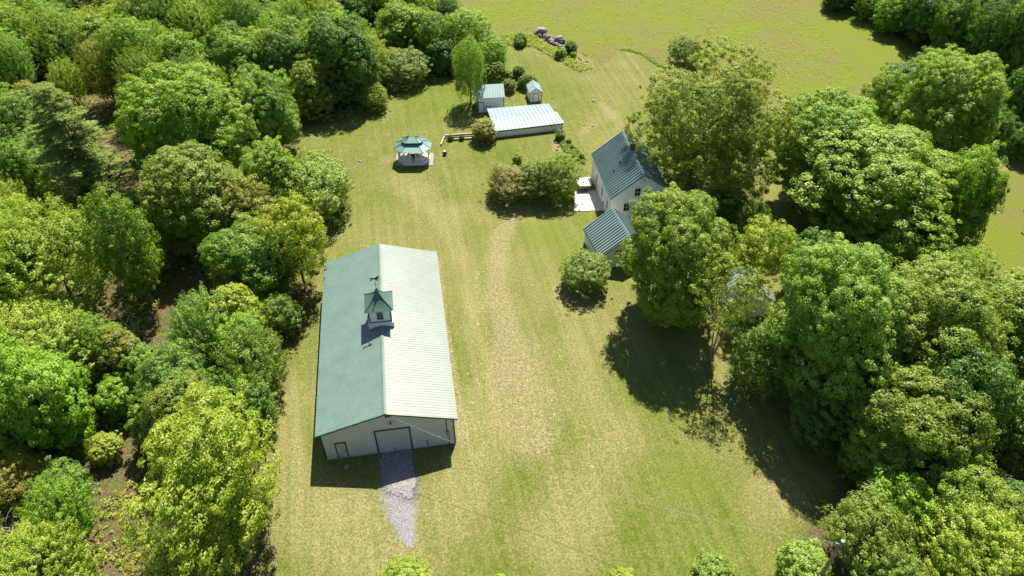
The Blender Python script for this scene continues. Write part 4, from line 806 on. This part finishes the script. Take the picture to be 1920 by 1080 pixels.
FILL = [
    ('loose', 'yellow', -54.7, 49, 2.89, 2.76, 1),
    ('plume', 'fern', -36.6, 119.8, 4.03, 5.05, 1.4),
    ('maple', 'yellow', -63.1, 130.1, 4.25, 4.59, 1.2),
    ('bushy', 'fern', -74.9, 135.4, 3.56, 3.71, 1.2),
    ('bushy', 'yellow', -100.9, 130.6, 3.89, 4.85, 1.3),
    ('maple', 'palem', -90.5, 144.8, 2.78, 2.79, 1.5),
    ('bushy', 'yellow', -19.1, 131.1, 3.65, 4.47, 2.3),
    ('maple', 'yellowgreen', -102.9, 138, 3.66, 4.28, 1.7),
    ('bushy', 'mid', -42.5, 142, 3.56, 4.77, 0.5),
    ('plume', 'brown', -48.2, 139.5, 4.41, 4.57, 0.5),
    ('plume', 'midy', -87.9, 110, 4.32, 4.77, 0.8),
    ('maple', 'olive', -64.7, 138.6, 3.57, 4.02, 2.4),
    ('maple', 'fern', -63.6, 79.9, 3.77, 3.72, 1),
    ('plume', 'mid', -46.7, 119.7, 4.43, 5.87, 1.5),
    ('maple', 'midy', 93.8, 135.7, 4.3, 5.52, 0.5),
    ('plume', 'pale', -42.9, 137.4, 4.23, 4.17, 0.8),
    ('bushy', 'olive', -48.2, 144.1, 4.38, 4.98, 0.6),
    ('plume', 'midy', -60.7, 116.1, 3.34, 3.78, 1.7),
    ('bushy', 'pale', -75.5, 139.9, 3.76, 4.64, 2.8),
    ('maple', 'mid', -60.7, 63, 3.83, 3.96, 1.6),
    ('maple', 'fern', -66.9, 87.2, 3.85, 4.49, 2.2),
    ('bushy', 'palem', -43.7, 122.9, 3.21, 3.26, 2.1),
    ('loose', 'palem', -85.2, 119.6, 3.09, 4.11, 0.6),
    ('maple', 'yellowgreen', -40.6, 130.3, 3.54, 4.55, 2.2),
    ('maple', 'mid', -46.3, 111.3, 4.29, 4.35, 1.7),
    ('plume', 'fern', -71, 76.4, 2.75, 3.12, 2.4),
    ('maple', 'yellow', -34.4, 134.3, 3.59, 3.68, 1.3),
    ('bushy', 'mid', 94.3, 128.8, 4.4, 4.49, 1.7),
    ('bushy', 'brown', -66.1, 69.9, 3.23, 3.25, 2.5),
    ('maple', 'olivel', -87.5, 126.8, 3.98, 4.28, 0.8),
    ('bushy', 'pale', -23.3, 142.4, 3.46, 4.4, 0.7),
    ('maple', 'yellowgreen', -93.6, 128, 3.06, 3.78, 2.8),
    ('maple', 'fern', -31.3, 42.3, 3.15, 3.77, 1.7),
    ('loose', 'yellowgreen', -64.3, 134.5, 3.78, 3.98, 2.4),
    ('plume', 'olive', -53, 126.8, 3.21, 3.18, 1.1),
    ('plume', 'yellow', -64.9, 66.5, 3.54, 4.67, 2),
    ('maple', 'mid', -47.1, 131.6, 2.93, 3.81, 1.2),
    ('loose', 'midy', -16.1, 124.6, 3.01, 3.38, 1),
    ('loose', 'bright', -56.1, 108.5, 3.71, 4.35, 1.2),
    ('maple', 'olivel', -71.4, 119, 2.95, 3.48, 2.2),
    ('maple', 'midy', -52, 106.7, 4.16, 5.23, 0.7),
    ('loose', 'yellow', -95.1, 133.3, 4.09, 4.18, 2.9),
    ('loose', 'midy', -48.2, 40.3, 2.87, 3.17, 0.6),
    ('loose', 'brown', -77.2, 144, 3.64, 4.49, 3),
    ('bushy', 'yellow', -23.5, 134.2, 2.93, 2.99, 3),
    ('loose', 'olive', -66.3, 124.6, 3.87, 4.96, 1.1),
    ('loose', 'deepb', 61.8, 59.2, 4.21, 5.65, 1.8),
    ('plume', 'mid', -102.1, 146.4, 3.14, 3.23, 0.8),
    ('bushy', 'fern', -84.7, 100.6, 3.91, 4.87, 0.6),
    ('plume', 'fern', -58.3, 131.8, 4.02, 5.32, 2.1),
    ('maple', 'olive', -38.4, 138.7, 2.74, 3.61, 1.4),
    ('bushy', 'mid', -92.9, 141.7, 4.32, 4.82, 2.2),
    ('maple', 'bright', -69.1, 145.9, 3.05, 4, 2.2),
    ('loose', 'midy', -60.3, 107.5, 4.54, 5.38, 2.5),
    ('bushy', 'olive', -79.7, 93.2, 3.6, 3.63, 1.6),
    ('loose', 'brown', -47.1, 32.3, 2.2, 2.25, 1.6),
    ('bushy', 'pale', -59.6, 138.6, 2.72, 3.4, 2.3),
    ('plume', 'pale', -39.7, 116.8, 3.96, 4.52, 1.6),
    ('maple', 'mid', -86.9, 103.8, 3.2, 3.41, 2.4),
    ('loose', 'pale', -36, 114.9, 4.2, 4.74, 1.1),
    ('loose', 'deep', 92.1, 142.3, 3.64, 3.46, 0.7),
    ('plume', 'fern', -78.2, 89.7, 3.9, 4.29, 2.6),
    ('plume', 'fern', -55, 142.5, 4.03, 5.4, 1.6),
    ('plume', 'palem', -26.5, 138.7, 4.69, 4.78, 1.1),
    ('bushy', 'deepb', 77, 138.9, 4.18, 4.38, 0.5),
    ('maple', 'fern', -105.2, 148.2, 2.76, 3.72, 0.5),
    ('loose', 'olive', -77.2, 148.9, 4.47, 5.85, 0.9),
    ('loose', 'yellowgreen', -36, 124.5, 4.43, 5.24, 1.6),
    ('bushy', 'palem', -13.5, 120.7, 3.17, 3.65, 1.7),
    ('plume', 'fern', -70.7, 82.4, 3.58, 3.65, 0.8),
    ('loose', 'mid', -61.6, 75, 3.39, 4.48, 2.4),
    ('maple', 'brown', -88.9, 139.9, 3.6, 3.98, 1),
    ('loose', 'palem', -106.5, 143.2, 3.13, 3.81, 0.6),
    ('loose', 'bright', -96.9, 144.9, 3.04, 3.23, 2.5),
    ('loose', 'mid', -18.5, 138.7, 2.89, 2.86, 2.6),
    ('loose', 'fern', -33.3, 147.9, 3.72, 4.51, 0.8),
    ('plume', 'yellowgreen', -24.3, 112.8, 3.83, 3.69, 1.1),
    ('bushy', 'yellowgreen', -71.9, 127.7, 2.81, 3.18, 1.6),
    ('loose', 'midy', -32.1, 120.5, 3.37, 3.65, 2.8),
    ('maple', 'yellow', -88.5, 121.1, 3.11, 3.23, 2.4),
    ('bushy', 'bright', -82.1, 108.4, 4.59, 4.94, 1.8),
    ('loose', 'deepb', 111.3, 146.7, 3.53, 3.62, 0.6),
    ('maple', 'olive', 100.7, 144.7, 4.32, 5.19, 1.4),
    ('maple', 'mid', -47.2, 125.2, 3.92, 4.26, 1.8),
    ('plume', 'mid', -49.6, 101.6, 3.98, 3.84, 1.6),
    ('maple', 'yellow', -93.8, 123.7, 3.71, 4.86, 1.9),
    ('loose', 'bright', -85.8, 123, 2.88, 3, 1.8),
    ('maple', 'olivel', -41.7, 147.7, 3.3, 4.23, 0.9),
    ('plume', 'palem', -71.1, 91.7, 2.79, 3, 1.4),
    ('bushy', 'deep', 87.3, 130.2, 3.6, 4.81, 2.3),
    ('loose', 'bright', -66, 119.4, 3.17, 3.62, 2),
    ('maple', 'yellowgreen', -88, 115.9, 3.73, 3.64, 1.1),
    ('maple', 'bright', -32.6, 117, 3.39, 3.68, 2.3),
    ('maple', 'olive', -29.5, 38.8, 3.22, 3.27, 2.6),
    ('plume', 'yellowgreen', -59.7, 68.5, 3.33, 4.35, 0.9),
    ('loose', 'yellowgreen', -58, 65.5, 3.27, 4.17, 1.2),
    ('loose', 'mid', -61.1, 55.5, 3.27, 3.23, 0.8),
    ('maple', 'olive', -16.5, 128.4, 3.34, 3.19, 0.8),
    ('bushy', 'olive', -81.2, 122.8, 3.8, 4.06, 2.3),
    ('maple', 'fern', -43, 113.8, 2.9, 3.08, 2.1),
    ('bushy', 'mid', -43.9, 28.9, 2.53, 3.11, 0.8),
    ('maple', 'pale', -78.4, 118.2, 3.2, 4.11, 2.8),
    ('plume', 'bright', -55.8, 136.2, 3.97, 3.77, 1.7),
    ('maple', 'fern', -104, 133.9, 3.47, 4.63, 1.2),
    ('loose', 'mid', -75.7, 86.5, 3.76, 3.77, 0.7),
    ('maple', 'yellow', -99, 136.5, 3.61, 3.8, 2.2),
    ('maple', 'yellowgreen', -52.5, 41.4, 2.24, 2.15, 1.4),
    ('plume', 'midy', -28.4, 144.2, 4.53, 4.55, 0.8),
    ('bushy', 'bright', -52.2, 138.2, 4.02, 4.89, 1.9),
    ('bushy', 'midy', -82.4, 144.5, 4.34, 5.59, 2.7),
    ('loose', 'olive', 72.7, 142.6, 3.7, 4.4, 1.5),
    ('bushy', 'mid', 92.9, 148, 4.52, 4.93, 1.4),
    ('bushy', 'midy', 98.5, 139.4, 2.79, 2.94, 1.7),
    ('maple', 'midy', -61.8, 143.1, 3.81, 4.48, 2.7),
    ('maple', 'olive', -55.9, 113.1, 3.36, 3.81, 1),
    ('plume', 'yellow', -109.9, 146.7, 3.56, 4.47, 0.9),
    ('bushy', 'bright', -37, 130.9, 3.45, 4.08, 2.5),
    ('plume', 'yellow', -65.9, 115.3, 3.75, 4.1, 0.8),
    ('maple', 'olivel', -53, 132.1, 2.94, 3.37, 2.6),
    ('loose', 'olivel', -38.3, 135.8, 2.75, 2.88, 1.6),
    ('bushy', 'yellow', -62, 120.1, 2.74, 3.52, 0.7),
    ('maple', 'olivel', -69.8, 142.8, 2.89, 3.78, 1.8),
    ('maple', 'fern', -31.3, 136.6, 3.46, 3.76, 2.3),
    ('maple', 'olivel', -107.2, 139.2, 3.48, 3.52, 1.3),
    ('maple', 'yellowgreen', -51.6, 48.4, 2.61, 2.48, 2.5),
    ('plume', 'mid', -88.6, 135, 4.49, 5.97, 1.8),
    ('bushy', 'yellow', -69.3, 133.4, 3.41, 4.07, 2.5),
    ('bushy', 'midy', -38.4, 144.7, 3.63, 4.04, 1.5),
    ('loose', 'midy', -95.4, 148.4, 4.08, 4.67, 1),
    ('bushy', 'bright', -29.2, 114.3, 3.3, 4.43, 2.6),
    ('maple', 'yellow', -57.9, 57.8, 3.53, 3.57, 2.7),
    ('bushy', 'midy', 45.2, 53.2, 3.51, 4.57, 3),
    ('plume', 'brown', -103.4, 141.5, 3.1, 3.22, 1.1),
    ('plume', 'mid', -73, 144, 3.33, 3.94, 1.8),
    ('maple', 'yellowgreen', -33.7, 128.3, 3.28, 3.35, 2),
    ('bushy', 'deepb', 88.2, 134.8, 3.43, 4.53, 1.3),
    ('maple', 'deepb', 58.8, 99.3, 3.61, 3.87, 1.8),
    ('maple', 'olive', -94.5, 137.5, 2.86, 3.75, 2.8),
    ('loose', 'midy', 77.7, 145.2, 3.22, 4.06, 2),
    ('loose', 'yellow', -83.5, 114.6, 4.34, 5.17, 2.2),
    ('bushy', 'olivel', -40.1, 121.6, 3.72, 4.81, 0.8),
    ('loose', 'deep', 82.5, 127.1, 4.66, 6.05, 1.1),
    ('bushy', 'olivel', -67.6, 77.5, 3.31, 3.59, 2.2),
    ('maple', 'palem', -32.4, 141.9, 4.34, 5.28, 1.9),
    ('loose', 'pale', -65.7, 146.7, 3.47, 3.34, 1.3),
    ('maple', 'yellowgreen', -96.4, 119.2, 4.65, 5.45, 1.5),
    ('bushy', 'mid', -67.1, 141, 3.15, 3.3, 2.3),
    ('loose', 'olive', 42.5, 26.2, 3.25, 3.85, 1.8),
    ('maple', 'brown', -42.3, 25.8, 3.05, 4.01, 2.4),
    ('bushy', 'olivel', -61.4, 112, 3.2, 3.85, 2.7),
    ('maple', 'midy', -52.8, 146.5, 4.36, 5.05, 1.6),
    ('bushy', 'fern', -97.3, 126, 3.36, 3.21, 1.3),
    ('maple', 'yellow', -40.2, 111.2, 3.83, 4.75, 0.6),
    ('plume', 'mid', -87.2, 147, 4.69, 6.15, 1.4),
    ('maple', 'mid', -91.9, 113.6, 3.84, 4.78, 1),
    ('loose', 'mid', -18.8, 143.2, 3.4, 3.58, 1.2),
    ('loose', 'mid', -92.4, 120.6, 2.76, 3.61, 1.1),
    ('plume', 'olivel', -31.8, 123.9, 2.77, 3.14, 1.1),
    ('loose', 'deep', 106.5, 139.8, 4.24, 4.49, 0.8),
    ('maple', 'olivel', -35.2, 138.7, 2.84, 3.74, 1.2),
    ('bushy', 'olivel', -37.3, 148, 2.79, 2.78, 1.1),
    ('maple', 'bright', -71.8, 87, 3.37, 4.44, 2.7),
    ('loose', 'pale', -74.9, 81.8, 3.96, 3.85, 1.6),
    ('bushy', 'mid', 82.4, 131.3, 3.55, 3.93, 2.1),
    ('bushy', 'mid', 88.5, 125.6, 4.43, 5.01, 1.3),
    ('maple', 'deep', 86.9, 139.5, 3.59, 4.49, 1.4),
    ('maple', 'palem', -32.8, 39.5, 2.25, 2.53, 0.6),
    ('bushy', 'olive', -66.7, 83.6, 2.93, 3.13, 2.6),
    ('loose', 'olive', 80.7, 142.1, 4.08, 4.25, 1.2),
    ('loose', 'midy', 36.2, 28.8, 3.23, 3.53, 2.3),
    ('maple', 'mid', 73.3, 78.8, 3.83, 3.69, 0.6),
    ('bushy', 'mid', -81.6, 126.9, 3.04, 3.35, 1.5),
    ('maple', 'midy', 102.3, 149.6, 3.98, 4.34, 0.5),
    ('loose', 'mid', 82.2, 136.8, 2.99, 3.68, 1.1),
    ('loose', 'midy', -67.7, 73.8, 3.56, 3.84, 2.9),
    ('bushy', 'fern', -25.6, 116, 3.11, 3.46, 2.4),
    ('maple', 'mid', -41.3, 125.3, 2.9, 2.99, 1.9),
    ('maple', 'olive', -33.1, 111.2, 3.33, 3.63, 2.8),
    ('loose', 'mid', -44, 127.3, 2.96, 3.2, 2),
    ('loose', 'midy', -99.1, 140.8, 4.37, 5.28, 2.9),
    ('bushy', 'brown', -58.4, 149.7, 4.6, 5.25, 0.7),
    ('maple', 'olivel', -69.5, 115.7, 2.94, 3.28, 2.7),
    ('maple', 'pale', -33.6, 44.6, 2.13, 2.63, 1.6),
    ('plume', 'pale', -48.3, 149.1, 3.32, 3.59, 0.8),
    ('loose', 'olivel', -71.3, 138.9, 3.67, 4.04, 1.3),
    ('loose', 'midy', -20.3, 135.5, 3.39, 4.37, 1.8),
    ('loose', 'mid', -50.2, 114.7, 2.87, 3.42, 1),
    ('plume', 'bright', -91.2, 125.9, 2.96, 3.96, 1.3),
    ('maple', 'mid', -40.9, 133.9, 3.45, 4.39, 2.8),
    ('maple', 'brown', -70.5, 95, 2.92, 3.25, 2.5),
    ('loose', 'bright', -50.1, 134.3, 3.71, 4.84, 2.6),
    ('maple', 'deep', 64.7, 63.5, 3.69, 4.15, 2.9),
    ('loose', 'midy', 48.8, 60.8, 3, 2.85, 0.8),
    ('bushy', 'olive', 70.1, 73, 4.21, 5.66, 1.5),
    ('bushy', 'midy', -74.2, 92.4, 2.81, 3.33, 0.5),
    ('maple', 'brown', -38.5, 46.8, 2.12, 2.27, 2.6),
    ('loose', 'yellowgreen', -76.2, 124.6, 2.82, 2.98, 1.6),
    ('loose', 'mid', 67.3, 68.8, 3.03, 3.46, 2.1),
    ('plume', 'midy', -45.9, 99.2, 3.38, 3.8, 2.7),
    ('maple', 'deep', 40.6, 28.7, 2.71, 2.96, 2.2),
    ('maple', 'midy', 98.8, 130.3, 4.28, 5.04, 2.8),
    ('maple', 'midy', -17.1, 133.8, 2.79, 3.69, 1.4),
    ('bushy', 'deep', 67.3, 148.2, 3.29, 3.73, 0.9),
    ('plume', 'fern', -56.3, 51.6, 2.8, 3.64, 2.9),
    ('maple', 'mid', -36.1, 45.7, 2.57, 2.7, 0.6),
    ('maple', 'yellowgreen', -70, 123.2, 3.35, 3.9, 0.7),
    ('maple', 'midy', -87.9, 131, 2.86, 3.39, 1),
    ('maple', 'deep', 39.2, 31.6, 2.49, 2.82, 0.6),
    ('loose', 'brown', -50, 37.9, 2.39, 2.63, 0.8),
    ('maple', 'midy', 84.8, 144.7, 4.42, 4.27, 2.4),
    ('bushy', 'olivel', -23.8, 146, 3.77, 4.09, 0.5),
    ('loose', 'mid', -37.1, 32.1, 2.37, 2.54, 1.4),
    ('maple', 'mid', -28.4, 41.8, 2.03, 2.74, 1.2),
    ('loose', 'bright', -27.4, 48.6, 2.7, 2.76, 2.3),
    ('loose', 'midy', 64.7, 101.5, 4.27, 4.77, 0.9),
    ('maple', 'mid', -47.2, 36.5, 2.4, 2.42, 1),
    ('maple', 'olive', -41.1, 49.5, 2.03, 2.58, 0.7),
    ('bushy', 'olivel', -74.7, 95.5, 2.92, 3.83, 0.5),
    ('loose', 'deep', 65.8, 86.4, 3.04, 3.57, 2.7),
    ('plume', 'bright', -35.8, 29.4, 2.56, 3.07, 2.2),
    ('loose', 'midy', -80.3, 97.9, 2.88, 3.86, 0.9),
    ('plume', 'fern', -61.6, 126, 3.45, 4.07, 2.7),
    ('maple', 'midy', 102, 139.6, 2.94, 2.88, 1),
    ('maple', 'olive', 76.9, 133.5, 4.7, 4.66, 2.6),
    ('bushy', 'midy', 103.2, 132.5, 4.23, 5.26, 1.5),
    ('loose', 'olive', 109.2, 143.2, 3.51, 3.43, 2),
    ('loose', 'deep', 100.3, 135.6, 3.36, 3.45, 2.4),
    ('maple', 'olivel', -48.4, 128.7, 3.15, 3.72, 0.6),
    ('loose', 'brown', -44.4, 145.4, 3.43, 4.45, 1.2),
    ('plume', 'yellow', -73.6, 122.4, 3.49, 3.86, 1.5),
    ('plume', 'brown', -46.5, 115.7, 3.26, 4.02, 0.7),
    ('bushy', 'mid', 105.3, 147.5, 3.33, 3.45, 1.2),
    ('loose', 'yellowgreen', -56.8, 62, 3.48, 4.29, 2),
    ('loose', 'bright', -52.9, 111.3, 2.94, 3.07, 1.5),
    ('bushy', 'palem', -60.6, 135.3, 3.28, 3.61, 1.3),
    ('loose', 'mid', 64, 105, 2.8, 2.77, 1.8),
    ('maple', 'mid', 72.2, 149.2, 4.69, 4.97, 0.7),
    ('plume', 'bright', -42.6, 63, 3.04, 3.25, 1.2),
    ('loose', 'yellowgreen', -73.1, 131.8, 3.19, 3.36, 1),
    ('maple', 'yellowgreen', -73.8, 147.2, 2.75, 3.66, 1),
    ('plume', 'midy', -63.3, 59.4, 4.12, 4.95, 1.8),
    ('plume', 'mid', -29.6, 149.1, 3.71, 3.56, 0.8),
    ('loose', 'brown', -54.4, 46.3, 2.51, 3.35, 1.3),
    ('loose', 'mid', 67.3, 106.5, 3.69, 3.83, 0.9),
    ('maple', 'yellowgreen', -28.5, 51.3, 3, 3.52, 1.2),
    ('loose', 'pale', -83.2, 95.9, 3.71, 4.91, 1),
    ('bushy', 'deepb', 84.3, 122.3, 4.34, 5.1, 1.9),
    ('maple', 'yellow', -44.5, 35.5, 2.1, 2.12, 0.8),
    ('maple', 'deep', 33.4, 60.8, 2.91, 3.69, 1.1),
    ('maple', 'olive', 96.8, 143.7, 2.86, 3.43, 2.4),
    ('plume', 'olivel', -58.4, 143.4, 2.75, 3.56, 2.9),
    ('loose', 'mid', -84.3, 128.5, 2.72, 2.88, 1.4),
    ('bushy', 'olive', -67.9, 128.7, 2.95, 3.47, 2.7),
    ('plume', 'midy', -67.3, 136.1, 2.83, 3.36, 1.7),
    ('loose', 'midy', -63, 149.1, 2.92, 3.12, 1),
    ('plume', 'midy', -54.6, 129.6, 2.73, 3.64, 1.5),
    ('loose', 'bright', -85.9, 142.2, 3.23, 3.37, 1.3),
    ('maple', 'midy', -32.4, 131.6, 2.87, 2.8, 0.8),
    ('bushy', 'yellowgreen', -22.2, 149.3, 3.63, 3.82, 0.8),
    ('maple', 'fern', -90.3, 118.5, 2.95, 3.21, 1.8),
    ('maple', 'palem', -71.1, 149.3, 2.82, 3.23, 0.8),
    ('bushy', 'mid', -62.6, 70.5, 2.95, 3.75, 2.2),
    ('bushy', 'midy', -41.2, 47.2, 2.49, 3.07, 2.9),
    ('maple', 'fern', -54.2, 59.2, 3.81, 5.13, 2.1),
]
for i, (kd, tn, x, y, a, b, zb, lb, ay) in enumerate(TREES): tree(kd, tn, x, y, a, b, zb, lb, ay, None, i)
TW = {'mid': 'mid green', 'midy': 'grass green', 'deep': 'dark green', 'deepb': 'bluish dark green', 'olive': 'olive', 'olivel': 'light olive', 'yellow': 'yellow', 'yellowgreen': 'yellow green', 'pale': 'pale green', 'palem': 'soft green', 'brown': 'bronze tinged', 'bright': 'fresh bright green', 'fern': 'grey green'}
KW = {'maple': 'clumpy tree', 'loose': 'airy tree', 'plume': 'plumed tree', 'bushy': 'bushy tree'}
def zone_of(x, y):
    if x < 0: return 'at the near end of the left woods' if y < 50 else 'in the left woods beside the barn' if y < 72 else 'in the left woods behind the barn' if y < 95 else 'far back in the left woods' if y < 118 else 'at the top of the left woods'
    return 'in the right-hand trees at the bottom' if y < 60 else 'in the right-hand trees' if y < 95 else 'in the wood beyond the field'
SAME = {}
for i, f in enumerate(FILL): SAME.setdefault((f[1], f[0], zone_of(f[2], f[3])), []).append((f[2]/(f[3]*.736+(CH-8)*.677), i))
NTH = ['leftmost', 'second from left', 'third from left', 'fourth from left', 'fifth from left', 'sixth from left', 'seventh from left', 'eighth from left', 'ninth from left']
ORD = {n: NTH[:n-1]+['rightmost'] for n in range(2, 10)}; ORD[1] = ['']
WHICH = {}
for k, v in SAME.items():
    for r_, (_, i) in enumerate(sorted(v)): WHICH[i] = ORD[len(v)][r_] if len(v) in ORD else ''
for i, (kd, tn, x, y, a, b, zb) in enumerate(FILL):
    zone = zone_of(x, y)
    tree(kd, tn, x, y, a, b, zb, '%s %s %s%s' % (TW[tn], KW[kd], zone, ', '+WHICH[i] if WHICH[i] else ''), None, 'trees of the left woods' if x < 0 else 'trees of the right woods', i+3)

# dead branches and brush
def dead(name, label, cat, px, py, hgt, spread, n, seed, lean=(0, 0)):
    rs = np.random.RandomState(seed); x, y, _ = at(px, py); b = MB()
    for k in range(n):
        an = rs.rand()*6.28; l = hgt*rs.uniform(.6, 1); sp = spread*rs.uniform(.3, 1); p = [np.array([0, 0, 0.])]
        for f in (.3, .6, 1): p.append(np.array([math.cos(an)*sp*f+lean[0]*f, math.sin(an)*sp*f+lean[1]*f, l*f**.8])+rs.randn(3)*.06*hgt*.3)
        b.tube(p, [.06, .045, .03, .01], 5)
        for g_ in range(5):
            e = p[rs.randint(1, 3)]; v = nrm(rs.randn(3)+np.array([math.cos(an), math.sin(an), .3]))*l*rs.uniform(.2, .45)
            b.tube([e, e+v*.5+rs.randn(3)*.04, e+v], [.028, .02, .006], 4)
    return tag(b.build(name, M_deadwood, None, False, (x, y, 0)), label, cat)
dead('dead_tree', 'leaning bare grey tree in the dark hollow of the left woods', 'dead tree', 262, 640, 6.5, 1.6, 4, 3, (-1.2, .4))
dead('dead_brush', 'tangle of bare pale branches at the left edge', 'dead brush', 22, 1010, 4.2, 2.6, 12, 4)
dead('dead_brush', 'small clump of bare twigs at the near side of the olive brown tree', 'dead brush', 130, 975, 2.2, 1.2, 6, 6)
dead('dead_brush', 'bare twiggy brush below the hidden white outbuilding', 'dead brush', 1440, 612, 2.2, 1.8, 10, 5)
dead('dead_tree', 'bare grey snag among the bright trees at the left', 'dead tree', 215, 520, 10, 1.2, 3, 9)

# undergrowth: leafy ground cover of the woods and rough edges, nobody could count it
rs = np.random.RandomState(21)
def scatter(n, x0, x1, y0, y1, test):
    x = rs.uniform(x0, x1, n); y = rs.uniform(y0, y1, n); k = test(x, y); return x[k], y[k]
def under(name, label, cat, xs, ys, h, tint, nl=12, size=(.2, .12), rad=.3):
    n = len(xs); hh = h*rs.uniform(.4, 1.3, n); Pc = np.stack([xs, ys, hh*.5], 1); Nc = np.tile([0, 0, 1.], (n, 1))
    me = leaves_mesh(name, Pc, Nc, rad*rs.uniform(.5, 1.4, n), nl, rs, size, rs.rand(n), None); o = bpy.data.objects.new(name, me); C.objects.link(o); o.color = (*TINT[tint], 1); return tag(o, label, cat, kind='stuff')
xs, ys = scatter(40000, -75, 5, 14, 150, lambda x, y: inpoly(WOOD_L, x, y) & (vnoise(x, y, 3, 31) > .36))
under('undergrowth', 'low green undergrowth on the floor of the left woods', 'undergrowth', xs, ys, .5, 'yellowgreen', 10)
xs, ys = scatter(9000, 18, 90, 16, 150, lambda x, y: (inpoly(WOOD_R, x, y) | inpoly(WOOD_B, x, y)) & (vnoise(x, y, 3, 33) > .4))
under('undergrowth', 'low green undergrowth under the right-hand trees', 'undergrowth', xs, ys, .5, 'mid', 10)
STRIP = P((940,62),(998,64),(1028,86),(1058,102),(1112,128),(1085,135),(1045,112),(1000,88),(945,84))
xs, ys = scatter(9000, -4, 18, 112, 140, lambda x, y: inpoly(STRIP, x, y))
under('tall_weeds', 'strip of tall yellow green weeds along the boulder pile', 'weeds', xs, ys, .55, 'yellowgreen', 9, (.22, .08), .25)
BED = P((1048,258),(1062,262),(1085,282),(1100,298),(1096,308),(1080,300),(1060,285),(1050,272))
xs, ys = scatter(3000, 5, 14, 85, 96, lambda x, y: inpoly(BED, x, y))
under('flower_bed', 'planted flower bed of mixed green leaves beside the long shed', 'flower bed', xs, ys, .4, 'olive', 12, (.16, .1), .25)
for i, (px, py, a, tn, lb) in enumerate([(1066,270,.42,'deep','dark round plant at the upper end of the flower bed'),(1073,279,.35,'fern','grey green plant in the middle of the flower bed'),(1090,297,.42,'deepb','dark plant at the lower end of the flower bed'),(1082,287,.3,'olive','small olive plant between two darker ones in the flower bed'),(845,262,.5,'mid','green plant behind the left part of the timber edging'),(866,262,.42,'deep','dark green plant behind the right part of the timber edging'),(853,143,.8,'olive','small shrub at the far lawn edge left of the weeping tree'),(860,165,.5,'deep','tiny dark shrub on the lawn left of the weeping tree'),(975,88,.9,'olivel','pale weedy bush below the weed strip'),(1075,108,.6,'yellow','small yellow bush right of the boulder pile'),(952,148,.9,'fern','leafy shrub in the rough bed behind the sheds'),(975,165,.7,'olive','low olive shrub behind the sheds near the gable shed')]):
    x, y, _ = at(px, py); tree('bushy', tn, x, y, a, a*.9, .02, lb, None, None, i)
# rough edge where mown lawn meets the uncut field
edge = [at(*p) for p in ((1165,93),(1185,95),(1205,101),(1222,112),(1236,122),(1248,124))]
xs = []; ys = []
for p, q in zip(edge, edge[1:]):
    t_ = rs.rand(150); xs += list(p[0]+(q[0]-p[0])*t_+rs.randn(150)*.3); ys += list(p[1]+(q[1]-p[1])*t_+rs.randn(150)*.3)
under('tall_grass', 'narrow fringe of tall grass where the mown lawn meets the field', 'grass', np.array(xs), np.array(ys), .22, 'midy', 8, (.22, .05), .15)
# sparse tufts that roughen the lawn and field
xs, ys = scatter(60000, -30, 60, 25, 150, lambda x, y: ~(inpoly(WOOD_L, x, y) | inpoly(WOOD_R, x, y) | inpoly(WOOD_B, x, y)) & (inpoly(MEADOW, x, y) | inpoly(FIELD_R, x, y)) & (vnoise(x, y, 2.2, 5)*vnoise(x, y, .8, 6) > .22))
under('field_grass', 'uncut grass tufts standing in the upper field', 'grass', xs, ys, .16, 'yellowgreen', 5, (.2, .045), .22)
